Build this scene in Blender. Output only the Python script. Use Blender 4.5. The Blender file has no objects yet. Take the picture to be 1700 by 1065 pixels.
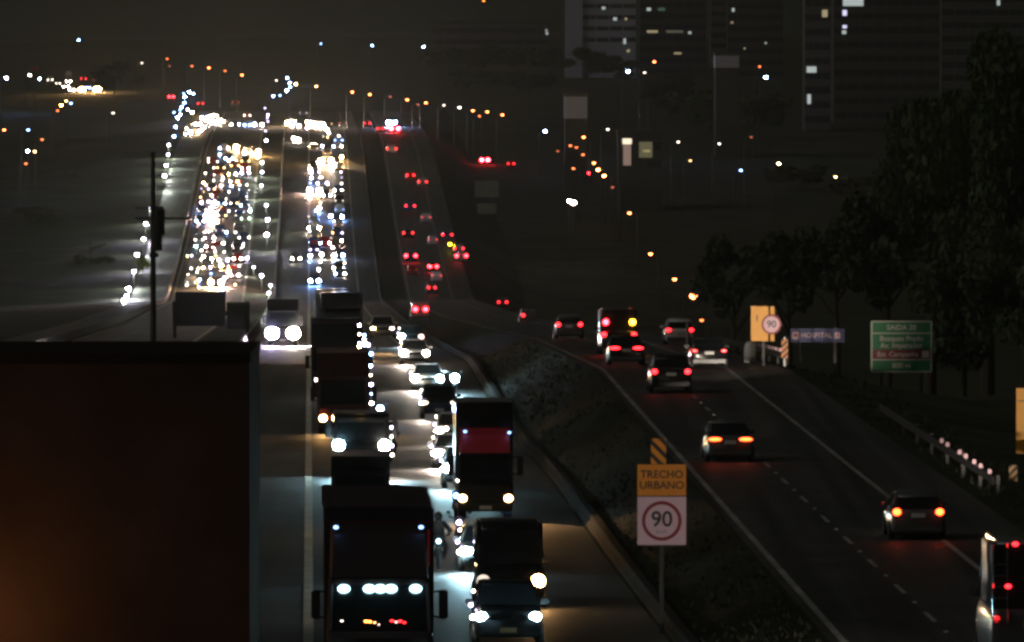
import bpy, bmesh, math, random
from mathutils import Vector, Matrix, Euler

C = bpy.context.scene.collection
SC = bpy.context.scene
R = math.radians

# ------------------------------------------------------------------ camera
F = 14280.0                      # focal length in photograph pixels (1700 wide): a long telephoto
CAMZ, HOR = 16.0, 60.0           # lens height over the highway, row of the eye level
PITCH = math.atan((532.5 - HOR) / F)
cam = bpy.data.cameras.new('camera')
cam.sensor_width = 36.0
cam.sensor_fit = 'HORIZONTAL'
cam.lens = 36.0 * F / 1700.0
cam.clip_start, cam.clip_end = 1.0, 9000.0
camo = bpy.data.objects.new('camera', cam)
camo.location = (0, 0, CAMZ)
camo.rotation_euler = (R(90) - PITCH, 0, 0)
C.objects.link(camo)
SC.camera = camo

# ------------------------------------------------------------------ sky, night light, exposure
w = bpy.data.worlds.new('World')
SC.world = w
w.use_nodes = True
nt = w.node_tree
bgn = nt.nodes['Background']
sky = nt.nodes.new('ShaderNodeTexSky')
sky.sky_type = 'NISHITA'
sky.sun_disc = False
sky.sun_elevation = R(-4)
sky.sun_rotation = R(-110)
addn = nt.nodes.new('ShaderNodeVectorMath')
addn.operation = 'ADD'
addn.inputs[1].default_value = (0.030, 0.033, 0.023)     # town glow on the night haze
nt.links.new(sky.outputs[0], addn.inputs[0])
nt.links.new(addn.outputs[0], bgn.inputs['Color'])
bgn.inputs['Strength'].default_value = 0.1
sl = bpy.data.lights.new('sky_glow', 'SUN')
sl.energy = 0.33
sl.angle = R(40)
sl.color = (1.0, 0.97, 0.88)
slo = bpy.data.objects.new('sky_glow', sl)
slo.rotation_euler = Vector((0.77, 0.28, -0.57)).to_track_quat('-Z', 'Y').to_euler()
C.objects.link(slo)
SC.view_settings.view_transform = 'Standard'
SC.view_settings.look = 'None'
SC.view_settings.exposure = 0.0
SC.view_settings.gamma = 1.0
SC.render.engine = 'CYCLES'
SC.cycles.pixel_filter_type = 'BLACKMAN_HARRIS'
SC.cycles.filter_width = 3.0
SC.cycles.use_denoising = True
SC.cycles.max_bounces = 6
SC.cycles.sample_clamp_indirect = 3.0
SC.cycles.use_light_tree = True

# ------------------------------------------------------------------ the place: road line and heights
SL = 0.0236


def L0(D): return -5.3 - (D - 226.0) * SL


def lerp_table(t):
    def f(d):
        if d <= t[0][0]: return t[0][1]
        for (a, za), (b, zb) in zip(t, t[1:]):
            if d <= b: return za + (zb - za) * (d - a) / (b - a)
        return t[-1][1]
    return f


FAR = [(1900, -2.0), (2100, 1.0), (2300, 5.0), (2600, 9.0), (3000, 12.0), (3600, 15.5), (5200, 17.0)]
ZL = lerp_table([(100, 0), (209, 0), (250, -0.7), (285, -1.2), (350, -2.0), (420, -3.5), (530, -4.2), (650, -7.5), (900, -14), (1200, -21),
                 (1300, -18), (1400, -14), (1500, -9.5), (1600, -5.3), (1700, -3.2), (1800, -2.4)] + FAR)
ZR = lerp_table([(100, 0), (412, 0), (530, -2.7), (650, -6.2), (900, -13.4), (1200, -20.8),
                 (1300, -18), (1400, -14), (1500, -9.5), (1600, -5.3), (1700, -3.2), (1800, -2.4)] + FAR)
ZS = lerp_table([(100, -1.2), (412, -1.6), (600, -9), (900, -22), (1130, -31), (1170, -29.9), (1215, -27.3), (1270, -25), (1350, -20.6),
                 (1450, -16.6), (1700, -10), (2000, -2.5)] + FAR[2:])
UK = [-600, -300, -160, -90, -60, -40, -27.5, -25, -19.6, -19.5, -9, -8.6, -4.6, -4.5, 9.7, 9.8, 13.6, 13.7, 23.0, 23.1, 25.5, 32.5, 40, 60, 110, 200, 350, 700]


def zg(D, u):
    if u <= -27.5:
        k = min(1.0, (-27.5 - u) / 35.0)
        return ZL(D) - 1.5 * k + 3.0 * math.sin(D * .004 + u * .02) * max(0, min(1, (-u - 60) / 60))
    if u <= 9.8: return ZL(D)
    if u < 13.6: return ZL(D) + (ZR(D) - ZL(D)) * (u - 9.8) / 3.8
    if u <= 23.1: return ZR(D)
    if u < 25.5: return ZR(D) + (ZS(D) - ZR(D)) * (u - 23.1) / 2.4 * .25
    if u < 32.5: return ZR(D) + (ZS(D) - ZR(D)) * (.25 + .75 * (u - 25.5) / 7.0)
    return ZS(D)


def px_of(X, D, z): return 850 + X * F / D, HOR + (CAMZ - z) * F / D


def at(px, py, D): return Vector(((px - 850) / F * D, D, CAMZ - (py - HOR) / F * D))


def ground_at(px, D):
    X = (px - 850) / F * D
    return zg(D, X - L0(D))


def find_D(px, py, h, lo=1205, hi=4200, step=4):
    """distance at which a point h above the ground stands at that place on its sight line"""
    best, bd = 1e9, lo
    d = lo
    while d <= hi:
        e = HOR + (CAMZ - ground_at(px, d) - h) * F / d - py
        if abs(e) < best: best, bd = abs(e), d
        if e <= 0: break
        d += step
    return bd


STAT = [100, 130, 160, 190, 209, 230, 250, 268, 285, 318, 350, 385, 412, 420, 470, 530, 590, 650, 770, 900, 1050, 1130, 1170, 1200, 1250, 1270, 1300, 1350, 1400, 1450,
        1500, 1550, 1600, 1650, 1700, 1750, 1800, 1900, 2000, 2100, 2300, 2450, 2600, 2800, 3000, 3600, 4400, 5200]

# ------------------------------------------------------------------ materials
_M = {}


def mat(name, col, rough=.6, metal=0.0, emit=None, strength=0.0, var=0.0, scale=3.0, bump=0.0, spec=.5, coat=0.0):
    if name in _M: return _M[name]
    m = bpy.data.materials.new(name)
    m.use_nodes = True
    n, l = m.node_tree.nodes, m.node_tree.links
    p = n['Principled BSDF']
    p.inputs['Base Color'].default_value = (*col, 1)
    p.inputs['Roughness'].default_value = rough
    p.inputs['Metallic'].default_value = metal
    p.inputs['Specular IOR Level'].default_value = spec
    p.inputs['Coat Weight'].default_value = coat
    if emit:
        p.inputs['Emission Color'].default_value = (*emit, 1)
        p.inputs['Emission Strength'].default_value = strength
    if var or bump:
        tc = n.new('ShaderNodeTexCoord')
        nz = n.new('ShaderNodeTexNoise')
        nz.inputs['Scale'].default_value = scale
        nz.inputs['Detail'].default_value = 6
        l.new(tc.outputs['Object'], nz.inputs['Vector'])
        if var:
            rp = n.new('ShaderNodeValToRGB')
            rp.color_ramp.elements[0].position = .3
            rp.color_ramp.elements[1].position = .7
            rp.color_ramp.elements[0].color = (*[c * (1 - var) for c in col], 1)
            rp.color_ramp.elements[1].color = (*[min(1, c * (1 + var)) for c in col], 1)
            l.new(nz.outputs['Fac'], rp.inputs['Fac'])
            l.new(rp.outputs[0], p.inputs['Base Color'])
        if bump:
            b = n.new('ShaderNodeBump')
            b.inputs['Strength'].default_value = bump
            b.inputs['Distance'].default_value = .02
            l.new(nz.outputs['Fac'], b.inputs['Height'])
            l.new(b.outputs[0], p.inputs['Normal'])
    _M[name] = m
    return m


def tracks(m, amount=.35, sx=1.1, sy=.012):
    n, l = m.node_tree.nodes, m.node_tree.links
    p = n['Principled BSDF']
    src = p.inputs['Base Color'].links[0].from_socket
    tc, mp, nz = n.new('ShaderNodeTexCoord'), n.new('ShaderNodeMapping'), n.new('ShaderNodeTexNoise')
    mp.inputs['Rotation'].default_value = (0, 0, -math.atan(.0236))
    mp.inputs['Scale'].default_value = (sx, sy, 1)
    nz.inputs['Scale'].default_value = 1.0
    nz.inputs['Detail'].default_value = 3
    l.new(tc.outputs['Object'], mp.inputs[0])
    l.new(mp.outputs[0], nz.inputs['Vector'])
    mr = n.new('ShaderNodeMapRange')
    mr.inputs['From Min'].default_value, mr.inputs['From Max'].default_value = .35, .65
    mr.inputs['To Min'].default_value, mr.inputs['To Max'].default_value = 1 - amount, 1 + amount
    l.new(nz.outputs['Fac'], mr.inputs['Value'])
    mx = n.new('ShaderNodeVectorMath')
    mx.operation = 'SCALE'
    l.new(src, mx.inputs[0])
    l.new(mr.outputs[0], mx.inputs['Scale'])
    l.new(mx.outputs[0], p.inputs['Base Color'])


asphalt = mat('asphalt', (.055, .054, .051), .62, var=.25, scale=.35, spec=.4)
asphalt_worn = mat('worn_asphalt', (.11, .112, .10), .6, var=.22, scale=.25, spec=.4)
tracks(asphalt)
tracks(asphalt_worn, .25)
soil_grass = mat('dark_grass', (.045, .048, .030), .95, var=.4, scale=.12, spec=.1)
median_grass = mat('median_grass', (.026, .027, .018), .95, var=.4, scale=.9, spec=.03, bump=.3)
paint = mat('road_paint', (.30, .295, .28), .55, var=.18, scale=2.5)
paint_dull = mat('dull_road_paint', (.68, .63, .50), .6, var=.3, scale=1.2)
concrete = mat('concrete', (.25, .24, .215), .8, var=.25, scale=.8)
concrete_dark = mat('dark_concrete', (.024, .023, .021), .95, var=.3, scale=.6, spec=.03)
steel = mat('galvanised_steel', (.42, .43, .43), .45, metal=.7, var=.1, scale=4)
dark_steel = mat('dark_steel', (.03, .03, .03), .5)
wood_pole = mat('pole_concrete', (.06, .056, .05), .8, var=.2, scale=1)
rubber = mat('tyre_rubber', (.018, .018, .018), .85)
rim_metal = mat('rim_metal', (.5, .5, .52), .3, metal=.9)
glass = mat('dark_window_glass', (.012, .014, .016), .08, spec=.8)
black_trim = mat('black_plastic', (.02, .02, .021), .5)
chrome = mat('chrome_trim', (.75, .76, .78), .18, metal=1.0)
plate_w = mat('plate_white', (.75, .74, .7), .5)
plate_y = mat('plate_warm', (.75, .62, .34), .5)
white_sheet = mat('sign_white_pink_lit', (.80, .52, .60), .5, var=.04, scale=3)  # white sheeting, the pink of red light put into its colour
orange_sheet = mat('sign_orange', (.80, .26, .012), .45, var=.05, scale=3)
amber_sheet = mat('sign_amber', (.85, .38, .012), .45, var=.05, scale=3)
green_sheet = mat('sign_green', (.004, .16, .05), .5, var=.06, scale=2)
blue_sheet = mat('sign_blue', (.02, .035, .16), .5, var=.06, scale=2)
wine_sheet = mat('sign_wine', (.17, .01, .02), .5)
red_sheet = mat('sign_red', (.26, .004, .014), .5)
black_sheet = mat('sign_black', (.012, .012, .013), .5)
bark = mat('bark', (.06, .045, .03), .9, var=.3, scale=6)
leaf_a = mat('leaf_dark', (.05, .068, .032), .75, var=.35, scale=.5, spec=.2)
leaf_b = mat('leaf_olive', (.062, .07, .036), .75, var=.35, scale=.5, spec=.2)

BRIGHT = {1: 6.0, 2: 22.0, 3: 130.0, 4: 650.0, 5: 2600.0}
LCOL = {'w': (1.0, .84, .68), 'm': (1.0, .55, .20), 'b': (.22, .42, 1.0), 'c': (.50, .88, 1.0), 'l': (.70, .60, 1.0),
        'o': (1.0, .22, .03), 'y': (1.0, .80, .02), 'r': (1.0, .012, .018), 'p': (1.0, .62, .55), 'a': (1.0, .20, .05), 'g': (.5, 1.0, .6), 'q': (1.0, .07, .012), 'u': (1.0, .36, .01)}


def lamp_mat(c, k, f=1.0):
    base = {'r': .09, 'q': .11, 'u': .08, 'o': .16, 'y': .2, 'a': .045}.get(c, 1.0)
    s = BRIGHT[k] * base * f
    return mat('lamp_%s_%d_%d' % (c, k, round(f * 100)), (.8, .8, .8), .3, emit=LCOL[c], strength=s)


def paint_mat(name, col, rough=.28, metal=.2):
    return mat('car_paint_' + name, col, rough, metal=metal, coat=.6, var=.06, scale=3)


PAINTS = [paint_mat('silver', (.38, .39, .41)), paint_mat('black', (.012, .012, .014)), paint_mat('white', (.66, .66, .64), metal=0), paint_mat('grey', (.12, .125, .13)),
          paint_mat('red', (.30, .018, .016)), paint_mat('blue', (.03, .06, .16))]
PNAME = ['silver', 'black', 'white', 'grey', 'red', 'blue']


# ------------------------------------------------------------------ mesh building
class MB:
    def __init__(s): s.v, s.f = [], []

    def add(s, vs, fs):
        o = len(s.v)
        s.v += [tuple(p) for p in vs]
        s.f += [tuple(i + o for i in f) for f in fs]
        return s

    def box(s, x0, x1, y0, y1, z0, z1, ch=0.0):
        if ch <= 0:
            vs = [(x, y, z) for z in (z0, z1) for y in (y0, y1) for x in (x0, x1)]
            return s.add(vs, [(0, 2, 3, 1), (4, 5, 7, 6), (0, 1, 5, 4), (1, 3, 7, 5), (3, 2, 6, 7), (2, 0, 4, 6)])
        b = bmesh.new()
        bmesh.ops.create_cube(b, size=1)
        for q in b.verts: q.co = Vector(((x0 + x1) / 2 + q.co.x * (x1 - x0), (y0 + y1) / 2 + q.co.y * (y1 - y0), (z0 + z1) / 2 + q.co.z * (z1 - z0)))
        bmesh.ops.bevel(b, geom=b.edges[:], offset=ch, segments=2, affect='EDGES')
        return s.bm(b)

    def bm(s, b):
        b.verts.index_update()
        s.add([q.co.copy() for q in b.verts], [tuple(q.index for q in f.verts) for f in b.faces])
        b.free()
        return s

    def loft(s, rings, caps=True, closed=True):
        n = len(rings[0])
        vs = [p for r in rings for p in r]
        fs = []
        for i in range(len(rings) - 1):
            for j in range(n if closed else n - 1):
                k = (j + 1) % n
                fs.append((i * n + j, i * n + k, (i + 1) * n + k, (i + 1) * n + j))
        if caps:
            fs.append(tuple(reversed(range(n))))
            fs.append(tuple((len(rings) - 1) * n + j for j in range(n)))
        return s.add(vs, fs)

    def tube(s, pts, rad, n=8):
        rings = []
        pts = [Vector(p) for p in pts]
        for i, p in enumerate(pts):
            t = (pts[min(i + 1, len(pts) - 1)] - pts[max(i - 1, 0)]).normalized()
            a = t.orthogonal().normalized() if abs(t.z) > .9 else t.cross(Vector((0, 0, 1))).normalized()
            b = t.cross(a)
            r = rad[i] if isinstance(rad, (list, tuple)) else rad
            rings.append([p + a * r * math.cos(2 * math.pi * j / n) + b * r * math.sin(2 * math.pi * j / n) for j in range(n)])
        return s.loft(rings)

    def cyl(s, c, axis, r, h, n=16):
        c = Vector(c)
        a = Vector(axis).normalized() * h / 2
        return s.tube([c - a, c + a], r, n)

    def ball(s, c, rx, ry, rz, nu=10, nv=6):
        vs, fs = [], []
        for i in range(nv + 1):
            th = math.pi * i / nv
            for j in range(nu):
                ph = 2 * math.pi * j / nu
                vs.append((c[0] + rx * math.sin(th) * math.cos(ph), c[1] + ry * math.sin(th) * math.sin(ph), c[2] + rz * math.cos(th)))
        for i in range(nv):
            for j in range(nu):
                k = (j + 1) % nu
                fs.append((i * nu + j, (i + 1) * nu + j, (i + 1) * nu + k, i * nu + k))
        return s.add(vs, fs)

    def mesh(s, name, m, smooth=False):
        me = bpy.data.meshes.new(name)
        me.from_pydata(s.v, [], s.f)
        me.validate()
        b = bmesh.new()
        b.from_mesh(me)
        bmesh.ops.remove_doubles(b, verts=b.verts, dist=1e-5)
        bmesh.ops.recalc_face_normals(b, faces=b.faces)
        b.to_mesh(me)
        b.free()
        if smooth:
            for p in me.polygons: p.use_smooth = True
        me.materials.append(m)
        return me


def obj(name, me, parent=None, loc=None):
    o = bpy.data.objects.new(name, me)
    C.objects.link(o)
    if parent: o.parent = parent
    if loc is not None: o.location = loc
    return o


def tag(o, label=None, cat=None, group=None, kind=None):
    if label: o['label'] = label
    if cat: o['category'] = cat
    if group: o['group'] = group
    if kind: o['kind'] = kind
    return o


def thing(name, label, cat, loc=(0, 0, 0), rz=0.0, group=None, rx=0.0):
    o = bpy.data.objects.new(name, None)
    o.empty_display_size = .2
    C.objects.link(o)
    o.location = loc
    o.rotation_euler = (rx, 0, rz)
    return tag(o, label, cat, group)


ROADROT = math.atan(SL)


def slope(D, Z=ZL): return math.atan((Z(D + 6) - Z(D - 6)) / 12.0)


def sheet(name, knots, m, lift, stations=STAT, d0=None, d1=None, kind='structure'):
    st = [d for d in stations if (d0 is None or d > d0) and (d1 is None or d < d1)]
    if d0 is not None: st = [d0] + st
    if d1 is not None: st = st + [d1]
    mb = MB()
    vs = [(L0(d) + u, d, zg(d, u) + lift) for d in st for u in knots]
    n = len(knots)
    fs = [(i * n + j, i * n + j + 1, (i + 1) * n + j + 1, (i + 1) * n + j) for i in range(len(st) - 1) for j in range(n - 1)]
    mb.add(vs, fs)
    return tag(obj(name, mb.mesh(name, m)), kind=kind)


def strip(mb, u0, u1, d0, d1, lift):
    st = [d0] + [d for d in STAT if d0 + .01 < d < d1 - .01] + [d1]
    vs = [(L0(d) + u, d, zg(d, u) + lift) for d in st for u in (u0, u1)]
    mb.add(vs, [(2 * i, 2 * i + 1, 2 * i + 3, 2 * i + 2) for i in range(len(st) - 1)])


# ------------------------------------------------------------------ ground, roads, markings
sheet('ground', UK, soil_grass, 0.0)
sheet('highway', [-4.5, 9.7], asphalt, .05, d0=110, d1=1960)
sheet('highway', [13.7, 23.0], asphalt, .05, d0=110, d1=1960)
sheet('highway', [-19.5, -9.0], asphalt_worn, .05, d0=560, d1=1960)
sheet('side_road', [-25.0, -19.6], asphalt_worn, .05, d0=560, d1=1960)
sheet('side_road', [33.0, 39.9], soil_grass, .05, d0=440, d1=1960)
sheet('verge', [9.8, 13.6], median_grass, .04, d0=110, d1=1960)

mk = MB()
strip(mk, 13.95, 14.15, 110, 1950, .062)
strip(mk, 19.95, 20.13, 110, 700, .062)
strip(mk, 20.0, 20.14, 700, 1950, .062)
d = 114.0
while d < 1500:
    strip(mk, 16.95, 17.09, d, d + 4.0, .062)
    d += 12.0
d = 600.0
while d < 1700:
    strip(mk, 3.4, 3.54, d, d + 4, .062)
    strip(mk, -12.6, -12.46, d, d + 4, .062)
    strip(mk, -16.0, -15.86, d, d + 4, .062)
    d += 12.0
tracks(paint, .3, .5, .25)
tag(obj('road_marking', mk.mesh('road_marking', paint)), kind='structure')
mk = MB()
strip(mk, -.2, .08, 110, 1950, .062)
strip(mk, 6.9, 7.05, 600, 1950, .062)
strip(mk, -19.2, -19.0, 600, 1950, .062)
strip(mk, -9.4, -9.25, 600, 1950, .062)
tag(obj('edge_line', mk.mesh('edge_line', paint_dull)), kind='structure')
# raised road studs between the dashes
mk = MB()
d = 122.0
while d < 560:
    p = Vector((L0(d) + 17.02, d, zg(d, 17) + .05))
    mk.box(p.x - .06, p.x + .06, p.y - .05, p.y + .05, p.z, p.z + .03)
    d += 12.0
tag(obj('road_stud', mk.mesh('road_stud', plate_w)), kind='stuff')


def wall_run(name, u, d0, d1, prof, m, label, cat, group=None, step=25.0):
    """a swept wall following the road: prof = (du, h) outline"""
    rings = []
    d = d0
    while d <= d1 + .01:
        rings.append([(L0(d) + u + a, d, zg(d, u) + h) for a, h in prof])
        d += step
    o = obj(name, MB().loft(rings).mesh(name, m))
    return tag(o, label, cat, group)


JERSEY = [(-.3, 0), (.3, 0), (.28, .08), (.16, .2), (.13, .34), (-.13, .34), (-.16, .2), (-.28, .08)]
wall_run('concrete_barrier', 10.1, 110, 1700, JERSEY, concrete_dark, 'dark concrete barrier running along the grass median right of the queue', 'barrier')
wall_run('concrete_barrier', -4.9, 560, 1750, [(-.18, 0), (.18, 0), (.1, .8), (-.1, .8)], concrete, 'pale thin barrier line left of the right-hand far queue', 'barrier')
wall_run('concrete_barrier', -19.95, 560, 1800, [(-.16, 0), (.16, 0), (.1, .7), (-.1, .7)], concrete, 'brown lit kerb wall on the left edge of the big left queue', 'barrier')


def guardrail(u, d0, d1, label, refl=()):
    t = thing('guardrail', label, 'guardrail', (L0(d0) + u, d0, zg(d0, u)))
    mw = t.matrix_basis.inverted()
    b = MB()
    prof = [(0, .45), (-.08, .5), (-.02, .58), (-.08, .66), (0, .74), (.03, .74), (-.05, .66), (.01, .58), (-.05, .5), (.03, .45)]
    rings, d = [], d0
    while d <= d1:
        rings.append([mw @ Vector((L0(d) + u + a, d, zg(d, u) + h)) for a, h in prof])
        d += 4
    b.loft(rings)
    obj('rail', b.mesh('rail', mat('weathered_rail', (.05, .05, .048), .7)), t)
    pm = MB().box(-.06, .06, -.06, .06, 0, .8).mesh('post', dark_steel)
    d = d0
    while d <= d1:
        obj('post', pm, t, mw @ Vector((L0(d) + u + .12, d, zg(d, u))))
        d += 8
    rm = MB().box(-.07, .07, -.02, .02, 0, .17, .012).mesh('reflector', white_sheet)
    for d in refl:
        obj('reflector', rm, t, mw @ Vector((L0(d) + u - .02, d - .1, zg(d, u) + .76)))
    return t


guardrail(23.4, 424, 492, 'steel guardrail with white reflectors below the far orange sign', [428 + 3.2 * i for i in range(9)] + [424 + 1.1 * i for i in range(4)])
guardrail(23.9, 300, 360, 'steel guardrail with white reflectors on the right below the cut-off orange sign', [302, 306, 309, 313, 316, 322, 325])


gr = random.Random(3)
b = MB()
for i in range(5000):
    d = 205 + 330 * gr.random() ** 1.5
    u = gr.uniform(10.5, 13.5) if gr.random() < .72 else gr.uniform(23.6, 27.0)
    h, a = gr.uniform(.08, .25), gr.uniform(0, 6.28)
    x, z = L0(d) + u, zg(d, u) + .02
    wq = .06
    b.add([(x - wq * math.cos(a), d - wq * math.sin(a), z), (x + wq * math.cos(a), d + wq * math.sin(a), z), (x + gr.uniform(-.15, .15), d + gr.uniform(-.15, .15), z + h)], [(0, 1, 2)])
tag(obj('grass', b.mesh('grass', mat('grass_blade', (.026, .029, .018), .8, var=.4, scale=.4))), kind='stuff')

# ------------------------------------------------------------------ vehicles
def ring_rr(hw, z0, z1, y, rz=.28, n=3):
    """rounded-rectangle section in the xz plane"""
    r = min(hw, (z1 - z0) / 2) * rz * 2
    r = min(r, hw * .6, (z1 - z0) * .48)
    pts = []
    for cx, cz, a0 in ((hw - r, z1 - r, 0), (-hw + r, z1 - r, 90), (-hw + r, z0 + r, 180), (hw - r, z0 + r, 270)):
        for i in range(n):
            a = R(a0 + 90 * i / (n - 1))
            pts.append((cx + r * math.cos(a), y, cz + r * math.sin(a)))
    return pts


KINDS = {   # length, half width, body stations (t, width factor, z0, z1), cabin stations (t, hw_bottom, hw_top, z_top), roof span, head z, tail z
    'hatch': (3.95, .86, [(0, .80, .30, .62), (.08, .90, .22, .72), (.5, .97, .18, .82), (1.0, 1, .18, .93), (2, 1, .18, .97), (3.3, 1, .18, .99), (3.8, .98, .2, .99), (3.92, .93, .26, .93), (3.95, .86, .36, .8)],
              [(.95, .78, .72, .94), (1.65, .80, .62, 1.44), (2.1, .80, .62, 1.5), (3.2, .79, .61, 1.46), (3.55, .78, .62, 1.36), (3.84, .76, .68, .98)], (1.6, 3.4), .68, .92),
    'sedan': (4.45, .88, [(0, .80, .30, .60), (.08, .90, .22, .70), (.5, .97, .18, .80), (1.15, 1, .18, .92), (2, 1, .18, .96), (3.6, 1, .18, .98), (4.2, .97, .2, .99), (4.4, .93, .26, .94), (4.45, .86, .36, .8)],
              [(1.1, .78, .72, .92), (1.85, .80, .62, 1.40), (2.3, .80, .62, 1.45), (3.1, .79, .61, 1.42), (3.5, .78, .63, 1.24), (3.95, .76, .70, .98)], (1.8, 3.2), .66, .88),
    'suv': (4.3, .92, [(0, .82, .36, .78), (.08, .92, .28, .90), (.5, .97, .24, 1.0), (1.05, 1, .24, 1.08), (2, 1, .24, 1.12), (3.6, 1, .24, 1.14), (4.15, .98, .28, 1.12), (4.27, .94, .34, 1.05), (4.3, .88, .42, .9)],
            [(1.0, .84, .78, 1.09), (1.6, .86, .70, 1.60), (2.1, .86, .70, 1.68), (3.5, .85, .69, 1.66), (3.9, .84, .70, 1.55), (4.2, .82, .76, 1.12)], (1.55, 3.8), .82, 1.0),
    'van': (5.4, 1.0, [(0, .84, .34, .80), (.1, .94, .28, 1.0), (.5, .98, .24, 1.15), (.9, 1, .24, 1.28), (2, 1, .24, 1.3), (4.6, 1, .24, 1.3), (5.25, .99, .28, 1.3), (5.38, .97, .34, 1.25), (5.4, .93, .42, 1.1)],
            [(.75, .94, .88, 1.26), (1.45, .97, .84, 2.25), (1.9, .98, .85, 2.45), (4.8, .98, .85, 2.45), (5.2, .97, .86, 2.4), (5.38, .96, .88, 1.28)], (1.4, 5.25), .80, 1.1),
}
_mesh = {}


def shared(key, make):
    if key not in _mesh: _mesh[key] = make()
    return _mesh[key]


def car_meshes(kind, pm, away):
    L, hw, body, cab, roof, hz, tz = KINDS[kind]

    def Y(t): return (L - t) if away else t

    def mk_body():
        b = MB()
        b.loft([ring_rr(hw * f, z0, z1, Y(t), .22) for t, f, z0, z1 in body])
        # pillars and roof skin, proud of the glass
        rr = [c for c in cab]
        for sgn in (-1, 1):
            for i in (1, 3):
                t, hb, ht, zt = rr[i]
                b.tube([(sgn * (hb + .005), Y(t - (.55 if i == 1 else -.25)), 1.0 if kind != 'van' else 1.3), (sgn * (ht + .01), Y(t), zt - .01)], .04, 6)
        tops = [c for c in cab if roof[0] - .1 <= c[0] <= roof[1] + .25][0:4]
        b.loft([[(-c[2] - .02, Y(c[0]), c[3] - .035), (c[2] + .02, Y(c[0]), c[3] - .035), (c[2] * .93, Y(c[0]), c[3] + .025), (-c[2] * .93, Y(c[0]), c[3] + .025)] for c in tops])
        if kind == 'van':
            for sgn in (-1, 1):
                b.box(min(sgn * .90, sgn * .992), max(sgn * .90, sgn * .992), min(Y(2.3), Y(5.2)), max(Y(2.3), Y(5.2)), 1.28, 2.40, .03)
        return b.mesh('body', pm, True)

    def mk_glass():
        b = MB()
        zb = body[4][3] - .06
        b.loft([[(-hb, Y(t), zb if i not in (0, len(cab) - 1) else min(zb, zt - .02)), (hb, Y(t), zb if i not in (0, len(cab) - 1) else min(zb, zt - .02)), (ht, Y(t), zt), (-ht, Y(t), zt)] for i, (t, hb, ht, zt) in enumerate(cab)])
        return b.mesh('window', glass)
    return (shared(('b', kind, pm.name, away), mk_body), shared(('g', kind, away), mk_glass))


def lens(w_, h_, m, depth=.05, n=10):
    return MB().ball((0, 0, 0), w_ / 2, depth, h_ / 2, n, 6).mesh('lens', m, True)


def lens_mesh(kind, c, k, wd, ht, f=1.0):
    return shared(('lens', kind, c, k, wd, ht, f), lambda: lens(wd, ht, lamp_mat(c, k, f)))


def wheel_mesh(r, wd):
    def mk_t():
        rings = []
        for x, q in ((-wd / 2, .72), (-wd / 2, .93), (-wd / 3, 1), (wd / 3, 1), (wd / 2, .93), (wd / 2, .72)):
            rings.append([(x, r * q * math.cos(2 * math.pi * i / 18), r * q * math.sin(2 * math.pi * i / 18)) for i in range(18)])
        return MB().loft(rings).mesh('wheel', rubber)

    def mk_r():
        b = MB().cyl((0, 0, 0), (1, 0, 0), r * .68, wd * .9, 16)
        for i in range(5):
            a = 2 * math.pi * i / 5
            b.tube([(wd * .46, 0, 0), (wd * .46, r * .62 * math.cos(a), r * .62 * math.sin(a))], .03, 4)
        return b.mesh('rim', rim_metal)
    return shared(('wheel', r, wd), mk_t), shared(('rim', r, wd), mk_r)


def add_wheels(t, xs, ys, r, wd=.2):
    tm, rm = wheel_mesh(r, wd)
    for x in xs:
        for y in ys:
            wv = obj('wheel', tm, t, (x, y, r))
            rv = obj('rim', rm, wv)
            if x < 0: rv.rotation_euler = (0, 0, math.pi)


def spot(parent, loc, energy, size, col, aim, blend=.6, rad=.08):
    l = bpy.data.lights.new('beam', 'SPOT')
    l.energy, l.spot_size, l.spot_blend, l.color, l.shadow_soft_size = energy, R(size), blend, col, rad
    o = bpy.data.objects.new('beam', l)
    C.objects.link(o)
    o.parent = parent
    o.location = loc
    o.rotation_euler = Vector(aim).to_track_quat('-Z', 'Y').to_euler()
    return o


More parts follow.
